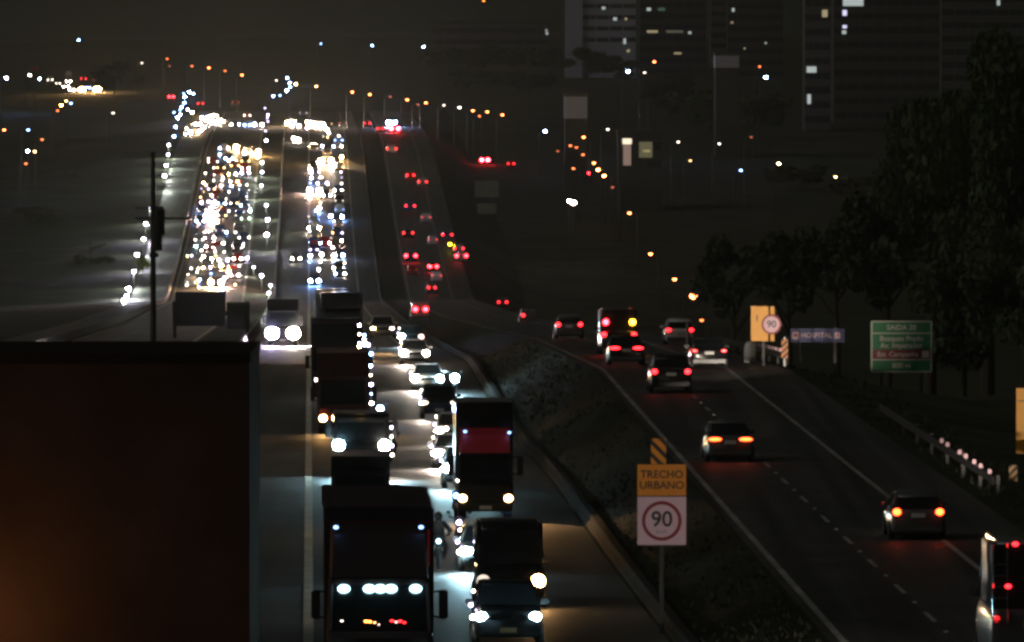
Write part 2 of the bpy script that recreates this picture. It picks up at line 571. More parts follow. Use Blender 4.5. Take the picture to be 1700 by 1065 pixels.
def near_car(kind, pi, loc, label, cat, away=False, hc=('w', 3), hc2=None, lw=(.30, .16), group=None, rz=0.0, head=True, tail_f=1.0, tail_w=(.34, .12), beam=0.0, tone=None, plate=None, dx=None, tcol='r', rx=0.0, bsize=12, baim=(.085, 1, 0)):
    pm = PAINTS[pi]
    L, hw, body, cab, roof, hz, tz = KINDS[kind]
    name = {'hatch': 'hatchback_car', 'sedan': 'sedan_car', 'suv': 'tall_car', 'van': 'van'}[kind]
    t = thing(name, label, cat, loc, ROADROT + rz, group, rx)
    bm_, gm = car_meshes(kind, pm, away)
    obj('body', bm_, t)
    obj('window', gm, t)
    Y = (lambda q: L - q) if away else (lambda q: q)
    sg = -1 if away else 1          # outward at the near end is -y in both cases
    add_wheels(t, (-hw + .06, hw - .06), (Y(.8), Y(L - .75)), .31)
    for s in (-1, 1):
        mm = shared(('mirror', pm.name), lambda: MB().box(-.11, .11, -.05, .06, -.07, .08, .03).mesh('mirror', pm))
        obj('mirror', mm, t, (s * (hw + .10), Y(cab[0][0] + .42), body[3][3] + .08))
    if not away:
        c, k = hc
        obj('headlight', lens_mesh('h', c, k, *lw, .2), t, (-(hw - .2), .03, hz))
        c, k = hc2 or hc
        obj('headlight', lens_mesh('h', c, k, *lw, .05 if kind == 'van' else .2), t, (hw - .2, .03, hz))
        gr = shared(('grille', kind), lambda: MB().box(-.5, .5, -.025, .05, hz - .09, hz + .06, .015).mesh('grille', black_trim))
        obj('grille', gr, t)
        pl = shared(('platef', kind, (plate or plate_w).name), lambda: MB().box(-.22, .22, -.045, -.02, .40, .53).mesh('license_plate', plate or plate_w))
        obj('license_plate', pl, t)
        bp = shared(('bumper', kind), lambda: MB().box(-hw * .84, hw * .84, -.02, .1, body[0][2] - .03, body[0][2] + .08, .03).mesh('bumper', black_trim))
        obj('bumper', bp, t)
        if beam:
            for s in (-1, 1): spot(t, (s * (hw - .2), -.08, hz), beam * 1.4, 42, LCOL[hc[0]], (-.28, -1, -.15))
    else:
        for s in (-1, 1):
            obj('taillight', lens_mesh('t', tcol, 3, *tail_w, tail_f), t, (s * (hw - tail_w[0] / 2 - .05), .0, tz - .02))
        pl = shared(('plater', kind), lambda: MB().box(-.22, .22, -.035, -.01, tz - .20, tz - .06).mesh('license_plate', plate_w))
        obj('license_plate', pl, t)
        bp = shared(('bumperr', kind), lambda: MB().box(-hw * .9, hw * .9, -.04, .1, body[-1][2] - .1, body[-1][2] + .12, .04).mesh('bumper', pm))
        obj('bumper', bp, t)
        for s in (-1, 1):
            hl = obj('headlight', lens_mesh('h', 'w', 2, .3, .15), t, (s * (hw - .2), L - .04, hz))
        if beam:
            for s in (-1, 1): spot(t, (s * (hw - .2), L + .1, hz), beam, bsize, LCOL['w'], baim, .8)  # added spots, turned towards the roadside signs to light them up
    return t


def far_body(pi, kind):
    """a coarse whole car for the far queues: hull, glasshouse and wheels arches in one silhouette"""
    pm = PAINTS[pi]

    def mkf():
        L, hw, body, cab, roof, hz, tz = KINDS[kind]
        b = MB()
        b.loft([ring_rr(hw * f, z0, z1, t, .22, 2) for t, f, z0, z1 in body])
        b.loft([[(-hb, t, .8), (hb, t, .8), (ht, t, zt), (-ht, t, zt)] for t, hb, ht, zt in cab])
        for x in (-hw + .1, hw - .1):
            for y in (.8, L - .75): b.cyl((x, y, .3), (1, 0, 0), .3, .2, 10)
        return b.mesh('body', pm)
    return shared(('far', pi, kind), mkf)


WORD = {'w': 'white', 'm': 'yellow', 'b': 'bluish', 'c': 'cyan', 'l': 'lilac', 'p': 'pink', 'o': 'orange', 'y': 'yellow', 'r': 'red', 'a': 'amber', 'q': 'red', 'u': 'amber', 'g': 'greenish'}
KWORD = {1: 'dim', 2: 'clear', 3: 'bright', 4: 'glaring', 5: 'dazzling'}


LSZ = {1: .18, 2: .24, 3: .30, 4: .42, 5: .66}


def far_car(xl, xr, y, cl, cr, k, label, group, away=False, D=None, Z=ZL, kind=None, pi=None, size=1.0, rnd=None):
    mx = (xl + xr) / 2
    kind = kind or rnd.choice(['hatch', 'hatch', 'sedan', 'suv'])
    pi = rnd.choice([0, 0, 1, 2, 3, 3, 4, 5]) if pi is None else pi
    L, hw, body, cab, roof, hz, tz = KINDS[kind]
    h = tz if away else hz
    if D is None: D = find_D(mx, y, h)
    X = (mx - 850) / F * D
    t = thing('car', label, 'car', (X, D, CAMZ - (y - HOR) / F * D - h), ROADROT, group, slope(D))
    me = far_body(pi, kind)
    b = obj('body', me, t)
    if away:
        b.rotation_euler = (0, 0, math.pi)
        b.location = (0, L, 0)
    half = max(.45, min(.95, (xr - xl) / 2 * D / F))
    for s, c in ((-1, cl), (1, cr)):
        if c is None: continue
        nm = 'taillight' if away else 'headlight'
        obj(nm, lens_mesh('f', c, k, round(LSZ[k] * size, 2), round(LSZ[k] * .86 * size, 2)), t, (s * half, -.03, h))
    return t


def pole_lamp(px, py, c, k, h, label, group=None, D=None, name='street_lamp', size=.5, arm=1.2, lo=1205, cat='street lamp', side=1, watts=0):
    D = D or find_D(px, py, h, lo)
    p = at(px, py, D)
    z0 = ground_at(px, D)
    hh = max(.5, p.z - z0)
    t = thing(name, label, cat, (p.x, D, z0), 0, group)
    if arm:
        b = MB().tube([(-side * arm, 0, -.3), (-side * arm, 0, hh * .93), (-side * arm * .7, 0, hh + .1), (0, 0, hh + .16)], [.11, .08, .06, .05], 6)
    else:
        b = MB().tube([(0, .1, -.3), (0, .1, hh + .05)], [.05, .04], 6)
    obj('pole', b.mesh('pole', dark_steel), t)
    if arm:
        obj('lamp_head', MB().box(-.35, .35, -.16, .16, hh + .08, hh + .2, .04).mesh('lamp_head', dark_steel), t)
    obj('lamp', lens_mesh('s', c, k, size, size * .75), t, (0, -.05, hh))
    if watts:
        l = bpy.data.lights.new('glow', 'POINT')
        l.energy, l.color, l.shadow_soft_size = watts, ((.90, 1.0, .84) if name == 'verge_lamp' else LCOL[c]), .2
        lo_ = bpy.data.objects.new('glow', l)
        C.objects.link(lo_)
        lo_.parent = t
        lo_.location = (0, -.4, hh - .3)
    return t


# ---------------------------------------------- trucks
def truck(D, x, wid, top, cabtop, label, headz=.85, hc=('w', 3), hc2=None, markers=(), cabmat=None, boxmat=None, lens_wh=(.30, .18), length=9.0, name='box_truck',
          cat='truck', bars=(), side_glints=(), mirror=True, stripe=None, half=None, group=None, beam=0, mz=None, cabin_lights=(), nf=.22, wtop=2.75, dmat=None):
    cabmat = cabmat or PAINTS[3]
    boxmat = boxmat or PAINTS[1]
    X = (x - 850) / F * D
    t = thing(name, label, cat, (X, D, zg(D, X - L0(D)) + .05), ROADROT, group, slope(D))
    hw = wid / 2
    cw = hw * .96
    b = MB()
    # cab: lower front, raked windscreen, roof and wind deflector up to cabtop
    st = [(0.0, .93, .45, 1.3), (.06, 1, .38, 1.45), (.5, 1, .38, 1.5), (2.0, 1, .38, 1.55)]
    b.loft([ring_rr(cw * f, z0, z1, y, .12) for y, f, z0, z1 in st])
    zt = min(cabtop, wtop)
    b.loft([[(-cw * .97, .62, 1.4), (cw * .97, .62, 1.4), (cw * .93, .70, zt - .1), (-cw * .93, .70, zt - .1)],
            [(-cw * .98, 2.0, 1.4), (cw * .98, 2.0, 1.4), (cw * .95, 2.0, zt), (-cw * .95, 2.0, zt)]])
    b.box(-cw * .93, cw * .93, .32, .74, zt - .16, zt + .02, .04)
    for s in (-1, 1): b.tube([(s * cw * .95, .08, 1.44), (s * cw * .91, .42, zt - .08)], .06, 6)
    obj('cab', b.mesh('cab', cabmat), t)
    if cabtop > zt + .2:
        d = MB().loft([[(-cw * .9, .5, zt), (cw * .9, .5, zt), (cw * .86, 1.0, cabtop - .22), (-cw * .86, 1.0, cabtop - .22)],
                       [(-cw * .94, 1.95, zt), (cw * .94, 1.95, zt), (cw * .92, 1.95, cabtop), (-cw * .92, 1.95, cabtop)]])
        obj('wind_deflector', d.mesh('wind_deflector', dmat or cabmat), t)
    wsc = MB().loft([[(-cw * .92, .10, 1.46), (cw * .92, .10, 1.46), (cw * .92, .60, 1.46), (-cw * .92, .60, 1.46)],
                     [(-cw * .88, .42, zt - .14), (cw * .88, .42, zt - .14), (cw * .88, .68, zt - .14), (-cw * .88, .68, zt - .14)]])
    obj('windscreen', wsc.mesh('windscreen', glass), t)
    gb = MB()
    for i in range(4): gb.box(-cw * .55, cw * .55, -.03, .04, .72 + i * .15, .80 + i * .15, .015)
    obj('grille', gb.mesh('grille', black_trim), t)
    obj('bumper', MB().box(-cw * .99, cw * .99, -.06, .3, .32, .62, .05).mesh('bumper', black_trim), t)
    obj('license_plate', MB().box(-.22, .22, -.085, -.065, .40, .53).mesh('license_plate', plate_w), t)
    obj('cargo_box', MB().box(-hw, hw, 2.25, 2.25 + length, 1.0, top, .04).mesh('cargo_box', boxmat), t)
    if stripe:
        z0, z1, m = stripe
        obj('stripe', MB().box(-hw * .98, hw * .98, 2.232, 2.246, z0, z1).mesh('stripe', m), t)
    obj('chassis', MB().box(-.45, .45, 1.8, 2.2 + length, .6, .98).mesh('chassis', black_trim), t)
    add_wheels(t, (-hw + .22, hw - .22), (1.25, length - .2, length + 1.1), .5, .3)
    half = half or (cw - .25)
    c, k = hc
    obj('headlight', lens_mesh('h', c, k, *lens_wh, nf), t, (-half, -.03, headz))
    c, k = hc2 or hc
    if k: obj('headlight', lens_mesh('h', c, k, *lens_wh, nf), t, (half, -.03, headz))
    if beam:
        for s in (-1, 1): spot(t, (s * half, -.15, headz), beam * (1.5 if s > 0 else .25), 34, LCOL[hc[0]], (.24 if s > 0 else -.05, -1, -.15))
    if mirror:
        zm = mz or 1.95
        for s in (-1, 1):
            mo = MB().box(s * (cw + .26) - .11, s * (cw + .26) + .11, .22, .30, zm - .33, zm + .36, .03)
            mo.tube([(s * cw * .93, .4, zm + .3), (s * (cw + .26), .27, zm + .36)], .025, 5)
            mo.tube([(s * cw * .95, .35, zm - .25), (s * (cw + .26), .27, zm - .33)], .025, 5)
            obj('mirror', mo.mesh('mirror', black_trim), t)
    for mx, mzz, c, k, sz in markers:
        obj('marker_light', lens_mesh('k', c, k, sz, sz * .7), t, (mx, .62 if mzz < 2.9 else .86, mzz))
    for mx, mzz, c, k, sw, sh in bars:
        obj('visor_lamp', lens_mesh('v', c, k, sw, sh, .3), t, (mx, .28, mzz))
    for mx, mzz, c, k, sz in cabin_lights:
        obj('dash_light', lens_mesh('d', c, k, sz, sz * .45), t, (mx, .18, mzz))
    for my, mzz, c, k, sz in side_glints:
        obj('side_glint', lens_mesh('k', c, k, sz, sz), t, (hw + .10, my, mzz))  # added glowing dots standing in for reflections on the truck's right edge
    return t


RED = mat('truck_red', (.07, .010, .012), .45, var=.1, scale=1.5)
REDBOX = mat('cab_red', (.15, .014, .02), .45, var=.1, scale=1.5)
MAROON = mat('dark_maroon', (.022, .013, .013), .6, var=.15, scale=1)
tr = truck(209, 630, 2.70, 4.40, 4.02, 'nearest truck, dark cab with a row of white lamps over its windscreen', hc=('c', 3), cabmat=MAROON, boxmat=MAROON,
           markers=[(-1.06, 3.97, 'b', 1, .12), (1.02, 3.97, 'b', 1, .12)],
           bars=[(-.87, 2.50, 'c', 2, .30, .20), (.88, 2.50, 'c', 2, .30, .20), (-.25, 2.50, 'c', 2, .30, .20), (.02, 2.50, 'c', 2, .30, .20), (.28, 2.50, 'c', 2, .30, .20)],
           cabin_lights=[(-.33, 1.71, 'o', 3, .10), (-.24, 1.70, 'o', 3, .10), (-.12, 1.68, 'm', 1, .08), (-.02, 1.63, 'p', 1, .07), (.30, 1.72, 'r', 3, .09), (.40, 1.69, 'p', 1, .07),
                         (.50, 1.71, 'r', 3, .1), (.60, 1.68, 'r', 3, .08), (-.92, 1.72, 'w', 1, .07)], length=12, stripe=(4.02, 4.06, REDBOX), mz=2.1, beam=900)
obj('red_glow_strip', MB().box(1.19, 1.24, 2.0, 2.06, 2.95, 3.85).mesh('red_glow_strip', lamp_mat('r', 1, .10)), tr)  # red corner strip with a faint glow put into its material

truck(285, 599, 1.95, 3.15, 2.7, 'dark narrow delivery truck directly behind the nearest truck', hc=('w', 1), cabmat=PAINTS[1], headz=.8,
      markers=[(-.8, 2.62, 'l', 2, .10)], side_glints=[(1.0 + .8 * i, 1.9 - .1 * i, 'l', 1, .12) for i in range(5)], length=6, name='delivery_truck', mz=1.9)
truck(350, 600, 2.3, 2.55, 2.4, 'low dark truck with cyan-white headlamps behind the narrow delivery truck', hc=('c', 5), hc2=('w', 5), headz=1.3, lens_wh=(.46, .44),
      cabmat=PAINTS[1], markers=[(-.78, 1.95, 'c', 4, .26)], length=5, name='delivery_truck', half=.93, nf=.10, beam=2000, side_glints=[(.3 + .8 * i, .9 + .35 * i, 'wl'[i % 2], 2, .12) for i in range(4)])
truck(420, 570, 2.6, 3.95, 2.9, 'tall dark red box truck with a single warm headlamp beside the left edge line', hc=('m', 4), hc2=('m', 1), headz=.8, cabmat=RED, boxmat=RED,
      stripe=(1.7, 2.0, REDBOX), markers=[(1.1, 1.9, 'p', 2, .14)], length=12, lens_wh=(.34, .3), side_glints=[(2 + 1.7 * i, 1.0 + .42 * i, 'lwb'[i % 3], 2 + i % 2, .10 + .03 * (i % 2)) for i in range(6)], beam=1500)
truck(470, 556, 2.6, 4.0, 2.9, 'dark box truck with two small pale lamps between the red truck and the amber-marked truck', hc=('w', 3), hc2=('p', 1), headz=1.0, cabmat=PAINTS[1],
      boxmat=MAROON, length=12, half=.95, side_glints=[(2 + 2 * i, .9 + .45 * i, 'lbw'[i % 3], 3 - i % 2, .13) for i in range(7)])
truck(545, 568, 2.65, 4.35, 3.3, 'dark truck with yellow roof markers and two warm starry headlamps', hc=('m', 5), headz=.75, cabmat=PAINTS[1], boxmat=PAINTS[1],
      markers=[(-1.06, 2.5, 'y', 3, .2), (1.1, 2.5, 'y', 4, .22)], length=14, half=.95, lens_wh=(.5, .46), beam=1200, side_glints=[(1 + i, .7 + .3 * i, 'lb'[i % 2], 3, .15) for i in range(4)])
truck(640, 552, 2.6, 4.4, 3.0, 'dark truck hidden behind the truck with yellow markers, one tiny lamp on top', hc=('w', 2), headz=.9, cabmat=PAINTS[1], boxmat=PAINTS[1], length=14,
      markers=[(1.15, 2.9, 'm', 2, .16)])
truck(310, 806, 2.08, 4.2, 3.28, 'red-fronted medium truck with blue roof markers and amber corner lamps', hc=('m', 3), headz=.80, cabmat=PAINTS[1], boxmat=PAINTS[1],
      markers=[(-.72, 3.18, 'b', 1, .12), (.88, 3.14, 'b', 1, .12), (-.3, 2.1, 'r', 1, .1), (-.80, 1.32, 'o', 4, .24), (.83, 1.28, 'o', 4, .22), (.85, .42, 'b', 3, .16)],
      length=6, half=.83, lens_wh=(.30, .26), beam=1500, wtop=2.4, dmat=mat('bright_red', (.5, .03, .05), .5, var=.1, scale=1.5))
truck(652, 469, 2.4, 3.6, 2.8, 'truck with dazzling white headlamps left of the edge line, beyond the dark wall', hc=('l', 5), hc2=('w', 5), headz=1.0, lens_wh=(.95, .85), nf=.6,
      cabmat=PAINTS[1], boxmat=PAINTS[1], length=7, half=.80, beam=250)

# the cars and motorcycles of the near queue
near_car('hatch', 0, at(635, 561, 600) - Vector((0, 0, .0)), 'silver hatchback with warm lamps right beside the truck with yellow markers', 'car', hc=('m', 4), hc2=('p', 3), plate=plate_y, beam=600)


def queue_car(kind, pi, D, lx, label, hc, hc2=None, lw=(.30, .2), plate=None, beam=600):
    hw = KINDS[kind][1]
    X = (lx - 850) / F * D + hw - .2
    t = near_car(kind, pi, (X, D, zg(D, X - L0(D)) + .05), label, 'car', hc=hc, hc2=hc2, lw=lw, plate=plate, beam=beam, rx=slope(D))
    for q, (dx, dy, dz, c, sz) in enumerate(((.02, .25, -.02, 'w', .12), (.06, 1.1, .26, 'l', .10), (-.02, 1.5, .62, 'w', .08))):
        obj('flank_glint', lens_mesh('k', c, 2 + (q == 0), sz, sz), t, (-hw - dx, dy, KINDS[kind][5] + dz))  # added glowing dots standing in for glints along the car's flank
    return t


queue_car('suv', 3, 640, 667, 'grey tall car with cyan-white lamps at the far end of the near queue', ('c', 5), ('p', 2), (.42, .38))
queue_car('hatch', 0, 528, 671, 'silver hatchback with glaring white lamps, third from the back of the near queue', ('w', 5), ('w', 4), (.42, .36))
queue_car('sedan', 2, 482, 690, 'white sedan with dazzling lamps left of the lone motorcycle headlight', ('w', 5), ('c', 5), (.42, .36), plate_y, 900)
queue_car('suv', 1, 440, 706, 'black tall car with pale bonnet glints behind the red-fronted truck', ('w', 2), ('w', 2))
queue_car('hatch', 0, 400, 731, 'silver hatchback with one bright lamp left of the red-fronted truck', ('w', 4), ('w', 2), (.34, .28))
queue_car('sedan', 0, 362, 727, 'silver sedan with two bright white lamps close behind the red-fronted truck', ('w', 5), ('w', 3), (.36, .30), None, 900)
queue_car('suv', 3, 338, 744, 'grey tall car with a glaring cyan lamp at the corner of the red-fronted truck', ('c', 5), ('c', 3), (.40, .34), None, 900)
queue_car('sedan', 3, 272, 774, 'grey sedan with a cyan-white lamp and warm plate in front of the red-fronted truck', ('c', 5), ('c', 2), (.46, .26), plate_y, 900)
D = 250
X = (848 - 850) / F * D
near_car('van', 1, (X, D, zg(D, X - L0(D)) + .05), 'black van with one large warm starry headlamp in the near queue', 'van', hc=('w', 1), hc2=('m', 5), lw=(.40, .38), beam=0, rx=slope(D))
queue_car('suv', 1, 229, 799, 'black car nearest the camera in the queue, with bluish lamps and pale bonnet', ('c', 5), ('c', 5), (.30, .22), plate_y, 500)


def motorcycle(D, x, label, hc=('c', 3), rider=None, size=.2, Z=None, rlabel=None):
    X = (x - 850) / F * D
    z = zg(D, X - L0(D)) + .06
    t = thing('motorcycle', label, 'motorcycle', (X, D, z), ROADROT)
    b = MB()
    b.tube([(0, .25, .78), (0, .55, .92), (0, .95, .86), (0, 1.0, .80)], [.1, .16, .15, .08], 10)
    b.tube([(0, .95, .82), (0, 1.55, .82), (0, 1.75, .88)], [.13, .13, .06], 10)
    b.tube([(0, .6, .72), (0, .85, .42), (0, 1.2, .42)], [.08, .15, .1], 8)
    obj('body', b.mesh('body', PAINTS[1], True), t)
    b = MB()
    for s in (-1, 1): b.tube([(s * .07, .02, .31), (s * .07, .3, .95)], .025, 6)
    b.tube([(-.36, .42, 1.06), (-.2, .3, 1.04), (.2, .3, 1.04), (.36, .42, 1.06)], .018, 6)
    for s in (-1, 1):
        b.tube([(s * .26, .32, 1.04), (s * .34, .28, 1.2)], .008, 5)
        b.box(s * .36 - .06, s * .36 + .06, .26, .29, 1.17, 1.27, .01)
    obj('handlebar', b.mesh('handlebar', dark_steel), t)
    tm, rm = wheel_mesh(.31, .11)
    for y in (0.02, 1.35):
        wv = obj('wheel', tm, t, (0, y, .31))
        obj('rim', rm, wv)
    obj('headlight', lens_mesh('h', hc[0], hc[1], size, size, .3), t, (0, .14, .88))
    return t


def skin_person(base, rz, label, joints, edges, helmet=True):
    vs = list(joints.keys())
    me = bpy.data.meshes.new('person')
    me.from_pydata([joints[k][0] for k in vs], [(vs.index(a), vs.index(b)) for a, b in edges] if False else [], [])
    me = bpy.data.meshes.new('person')
    me.from_pydata([joints[k][0] for k in vs], [(vs.index(a), vs.index(b)) for a, b in edges], [])
    o = obj('person', me)
    me.materials.append(mat('rider_clothes', (.035, .02, .018), .85, var=.2, scale=6))
    m = o.modifiers.new('skin', 'SKIN')
    for i, k in enumerate(vs):
        r = joints[k][1]
        me.skin_vertices[0].data[i].radius = r if isinstance(r, tuple) else (r, r)
        me.skin_vertices[0].data[i].use_root = (k == 'pelvis')
    m.use_smooth_shade = True
    s = o.modifiers.new('sub', 'SUBSURF')
    s.levels = s.render_levels = 2
    o.location = base
    o.rotation_euler = (0, 0, rz)
    tag(o, label, 'person')
    if helmet:
        h = joints['head'][0]
        hm = MB().ball((h[0], h[1], h[2] + .02), .135, .16, .155, 16, 10)
        ho = obj('helmet', hm.mesh('helmet', PAINTS[1], True), o)
        vz = MB().ball((h[0], h[1] - .05, h[2] + .02), .115, .125, .06, 14, 8)
        obj('visor', vz.mesh('visor', glass, True), ho)
    return o


RJ = {'pelvis': ((0, 1.08, .93), .17), 'belly': ((0, 1.0, 1.12), .16), 'chest': ((0, .90, 1.34), (.21, .14)), 'neck': ((0, .84, 1.5), .07), 'head': ((0, .80, 1.63), .10)}
RE = [('pelvis', 'belly'), ('belly', 'chest'), ('chest', 'neck'), ('neck', 'head')]
for s, n in ((-1, 'a'), (1, 'b')):
    RJ.update({'sh' + n: ((s * .20, .88, 1.41), .075), 'el' + n: ((s * .36, .66, 1.20), .055), 'wr' + n: ((s * .33, .44, 1.09), .04), 'ha' + n: ((s * .31, .38, 1.08), .045),
               'hip' + n: ((s * .12, 1.02, .88), .10), 'kn' + n: ((s * .23, .62, .72), .075), 'an' + n: ((s * .20, .92, .36), .05), 'to' + n: ((s * .21, .76, .30), .04)})
    RE += [('chest', 'sh' + n), ('sh' + n, 'el' + n), ('el' + n, 'wr' + n), ('wr' + n, 'ha' + n), ('pelvis', 'hip' + n), ('hip' + n, 'kn' + n), ('kn' + n, 'an' + n), ('an' + n, 'to' + n)]
    for i in range(5):
        a = s * .31 + s * (i - 1.5) * .022
        k = 'f%s%d' % (n, i)
        y0 = .38
        if i == 4:
            RJ[k] = ((s * .255, .36, 1.06), .012)
        else:
            RJ[k] = ((a, .335, 1.07), .011)
            RJ[k + 't'] = ((a, .335, 1.03 + .004 * i), .009)
        RE.append(('ha' + n, k))
        if i < 4: RE.append((k, k + 't'))
mo = motorcycle(274, 728, 'dark motorcycle with one small white lamp at the right side of the nearest truck', ('c', 2), size=.15)
skin_person(mo.location + Vector((0, 0, 0)), ROADROT, 'person in dark clothes and helmet riding the motorcycle beside the nearest truck', RJ, RE)
mo = motorcycle(372, 648, 'dark motorcycle with a faint greenish lamp between the low dark truck and the cars', ('g', 1), size=.12)
skin_person(mo.location + Vector((0, 0, 0)), ROADROT, 'person in dark clothes riding the motorcycle with the faint greenish lamp', RJ, RE)
for D_, x_, c_, k_, sz_, lb_ in ((560, 611, 'l', 3, .22, 'motorcycle with a small lilac lamp below the right headlamp of the yellow-marked truck'),
                              (520, 616, 'b', 3, .2, 'motorcycle with a small bluish lamp, second in the line beside the trucks'),
                              (430, 631, 'b', 4, .3, 'motorcycle with a starry bluish lamp at the right side of the dark red truck'),
                              (300, 632, 'm', 4, .34, 'motorcycle with a warm lamp squeezed between the narrow truck and the cars'),
                              (395, 741, 'w', 3, .16, 'added motorcycle, lamp for a car-body glint, upper left of the red-fronted truck'),
                              (310, 757, 'b', 3, .16, 'added motorcycle, bluish lamp for a glint at the left flank of the red-fronted truck'),
                              (288, 762, 'l', 3, .14, 'added motorcycle, lilac lamp for a glint between the red-fronted truck and the grey sedan')):
    motorcycle(D_, x_, lb_, (c_, k_), size=sz_)  # last three are added, their lamps standing in for reflections on car bodies
motorcycle(476, 755, 'motorcycle with a lone glaring cyan-white headlight above the red-fronted truck', ('c', 5), size=.42)

# vehicles driving away on the right carriageway


def away_at(kind, pi, xl, xr, y, label, D=None, cat='car', **kw):
    L, hw, body, cab, roof, hz, tz = KINDS[kind]
    D = D or 400
    x = (xl + xr) / 2
    X = (x - 850) / F * D
    return near_car(kind, pi, (X, D, zg(D, X - L0(D)) + .05), label, cat, away=True, rx=slope(D, ZR), **kw)


away_at('hatch', 3, 1493, 1558, 868, 'grey hatchback with bright round tail lights and a pale plate in the right lane', D=272, tcol='q', tail_w=(.26, .22), beam=22000, bsize=9, baim=(.13, 1, .035))
away_at('sedan', 3, 1186, 1240, 733, 'grey sedan with long slim tail lights past the chevron post', D=322, tcol='q', tail_w=(.50, .13), beam=9000, bsize=8, baim=(.075, 1, .01))
away_at('suv', 1, 1090, 1139, 633, 'black car with square tail lights behind the wide-lamp sedan', D=384, tail_w=(.26, .22), beam=16000, bsize=15, baim=(.20, 1, .03))
away_at('sedan', 1, 1158, 1198, 611, 'dark low car with dim tail lights in the right lane left of the blue sign', D=414, tail_f=.5, tail_w=(.26, .12), beam=0)
away_at('sedan', 1, 1017, 1064, 597, 'dark sedan with very wide tail lights below the minibus', D=424, tail_w=(.52, .14))
mv = away_at('van', 1, 1006, 1050, 572, 'dark minibus with stacked tail lights and an amber flashing lamp', D=462, cat='minibus', tail_w=(.28, .24))
for s, c, k in ((-1, 'r', 4), (1, 'u', 4)):
    obj('upper_light', lens_mesh('t', c, k, .30, .30), mv, (s * .72, -.03, 1.75))
away_at('hatch', 3, 927, 964, 546, 'grey hatchback with round tail lights at the far end of the left edge line', D=530, tail_w=(.26, .24))
vn = away_at('van', 3, 1645, 1790, 1000, 'tall grey minibus cut by the right edge with two small red lights', D=213, cat='minibus', tail_f=.12, tail_w=(.16, .12), beam=0)
vn.scale = (1.06, 1.0, 1.40)
for zz, xx in ((2.32 / 1.4, -.60), (3.36 / 1.4, -.42)):
    obj('roof_marker', lens_mesh('t', 'r', 3, .15, .08, .7), vn, (xx, -.04 if zz < 2 else .12, zz))
lad = MB()
for xx in (-.96, -.62): lad.tube([(xx, -.05, 1.0), (xx, -.03, 1.75), (xx, .15, 2.42)], .018, 6)
for q in range(6): lad.tube([(-.96, -.05 + .01 * q, 1.05 + .2 * q), (-.62, -.05 + .01 * q, 1.05 + .2 * q)], .014, 6)
obj('ladder', lad.mesh('ladder', chrome), vn)
for s in (-1, 1): spot(vn, (s * .8, 5.5, .6), 1100, 34, LCOL['w'], (-.52, 1, .10), .5)  # added spots, turned left to light the near speed sign

# ------------------------------------------------------------------ far queues: lamps read one by one from the photograph
rnd = random.Random(7)
PACK1 = '''346,263,w,2 346,269,w,2 365,247,b,3 365,256,b,3 361,267,w,2 379,244,p,3 392,244,m,5 406,255,w,1 418,252,m,4 429,252,m,5 380,266,p,3 396,273,m,2 355,278,p,2 361,280,m,2
341,287,w,2 356,290,p,2 355,297,w,2 387,287,p,3 392,287,w,3 370,295,l,3 375,300,l,3 394,301,o,4 338,303,m,3 342,307,p,2 384,307,b,3 367,309,p,3 356,314,m,2 398,314,b,3 380,318,w,2 338,318,m,1
351,322,m,3 368,325,p,3 333,327,m,2 333,341,b,3 335,345,b,2 383,337,w,2 367,343,m,2 380,350,w,2 356,336,p,4 351,346,p,4 356,356,p,5 345,355,p,4 400,341,b,3 413,340,b,3 402,350,p,2 415,349,c,3
401,362,g,1 414,363,g,2 326,360,w,2 330,371,p,2 328,376,p,1 360,367,m,4 363,376,m,4 341,385,p,3 339,392,p,3 376,385,b,3 355,390,w,2 355,396,p,2 397,394,w,2 413,394,w,2 358,403,p,3 371,403,w,3
325,407,c,3 342,410,p,3 334,415,w,2 357,416,w,2 371,410,w,2 335,415,w,2 358,424,m,2 372,419,w,1 311,425,m,2 318,424,l,2 338,425,w,3 334,430,w,2 388,429,w,3 400,429,w,3 410,428,l,3 378,432,l,3
367,440,m,4 351,435,w,1 337,442,m,2 350,446,l,3 397,441,w,2 380,450,m,4 383,456,p,3 396,456,p,3 393,450,p,2 312,456,w,2 327,451,g,2 331,464,b,3 373,461,p,3 350,467,m,5 310,473,w,2 330,477,w,2 369,480,b,3 390,472,m,2 367,470,p,2'''
PACK2 = '''488,229,w,4 496,231,w,4 562,225,w,3 517,241,w,1 535,242,l,3 554,243,b,3 567,242,w,1 544,227,m,2 537,226,w,1 552,272,w,5 550,264,m,5 567,260,m,4 534,267,m,3 527,281,m,4 515,280,p,3 517,293,l,3
532,297,w,2 566,285,l,2 567,294,l,1 567,304,w,2 543,304,l,3 530,315,m,5 514,315,p,3 514,329,p,3 507,328,w,1 557,323,w,3 568,326,w,3 532,336,w,2 530,345,b,4 525,349,b,3 549,358,b,4 568,359,b,4
555,367,b,3 512,359,w,1 530,378,m,4 513,378,w,2 552,387,m,2 568,385,l,2 567,399,p,3 515,402,b,2 525,402,b,3 532,402,b,2 547,404,p,3 552,410,p,3 555,421,w,4 515,424,b,4 534,422,w,4 569,425,b,3
485,429,w,3 498,429,w,3 532,434,w,2 572,436,w,2 570,443,w,3 529,447,w,3 527,455,w,2 554,446,w,3 557,455,b,3 572,453,w,1 515,466,b,4 529,465,b,4'''
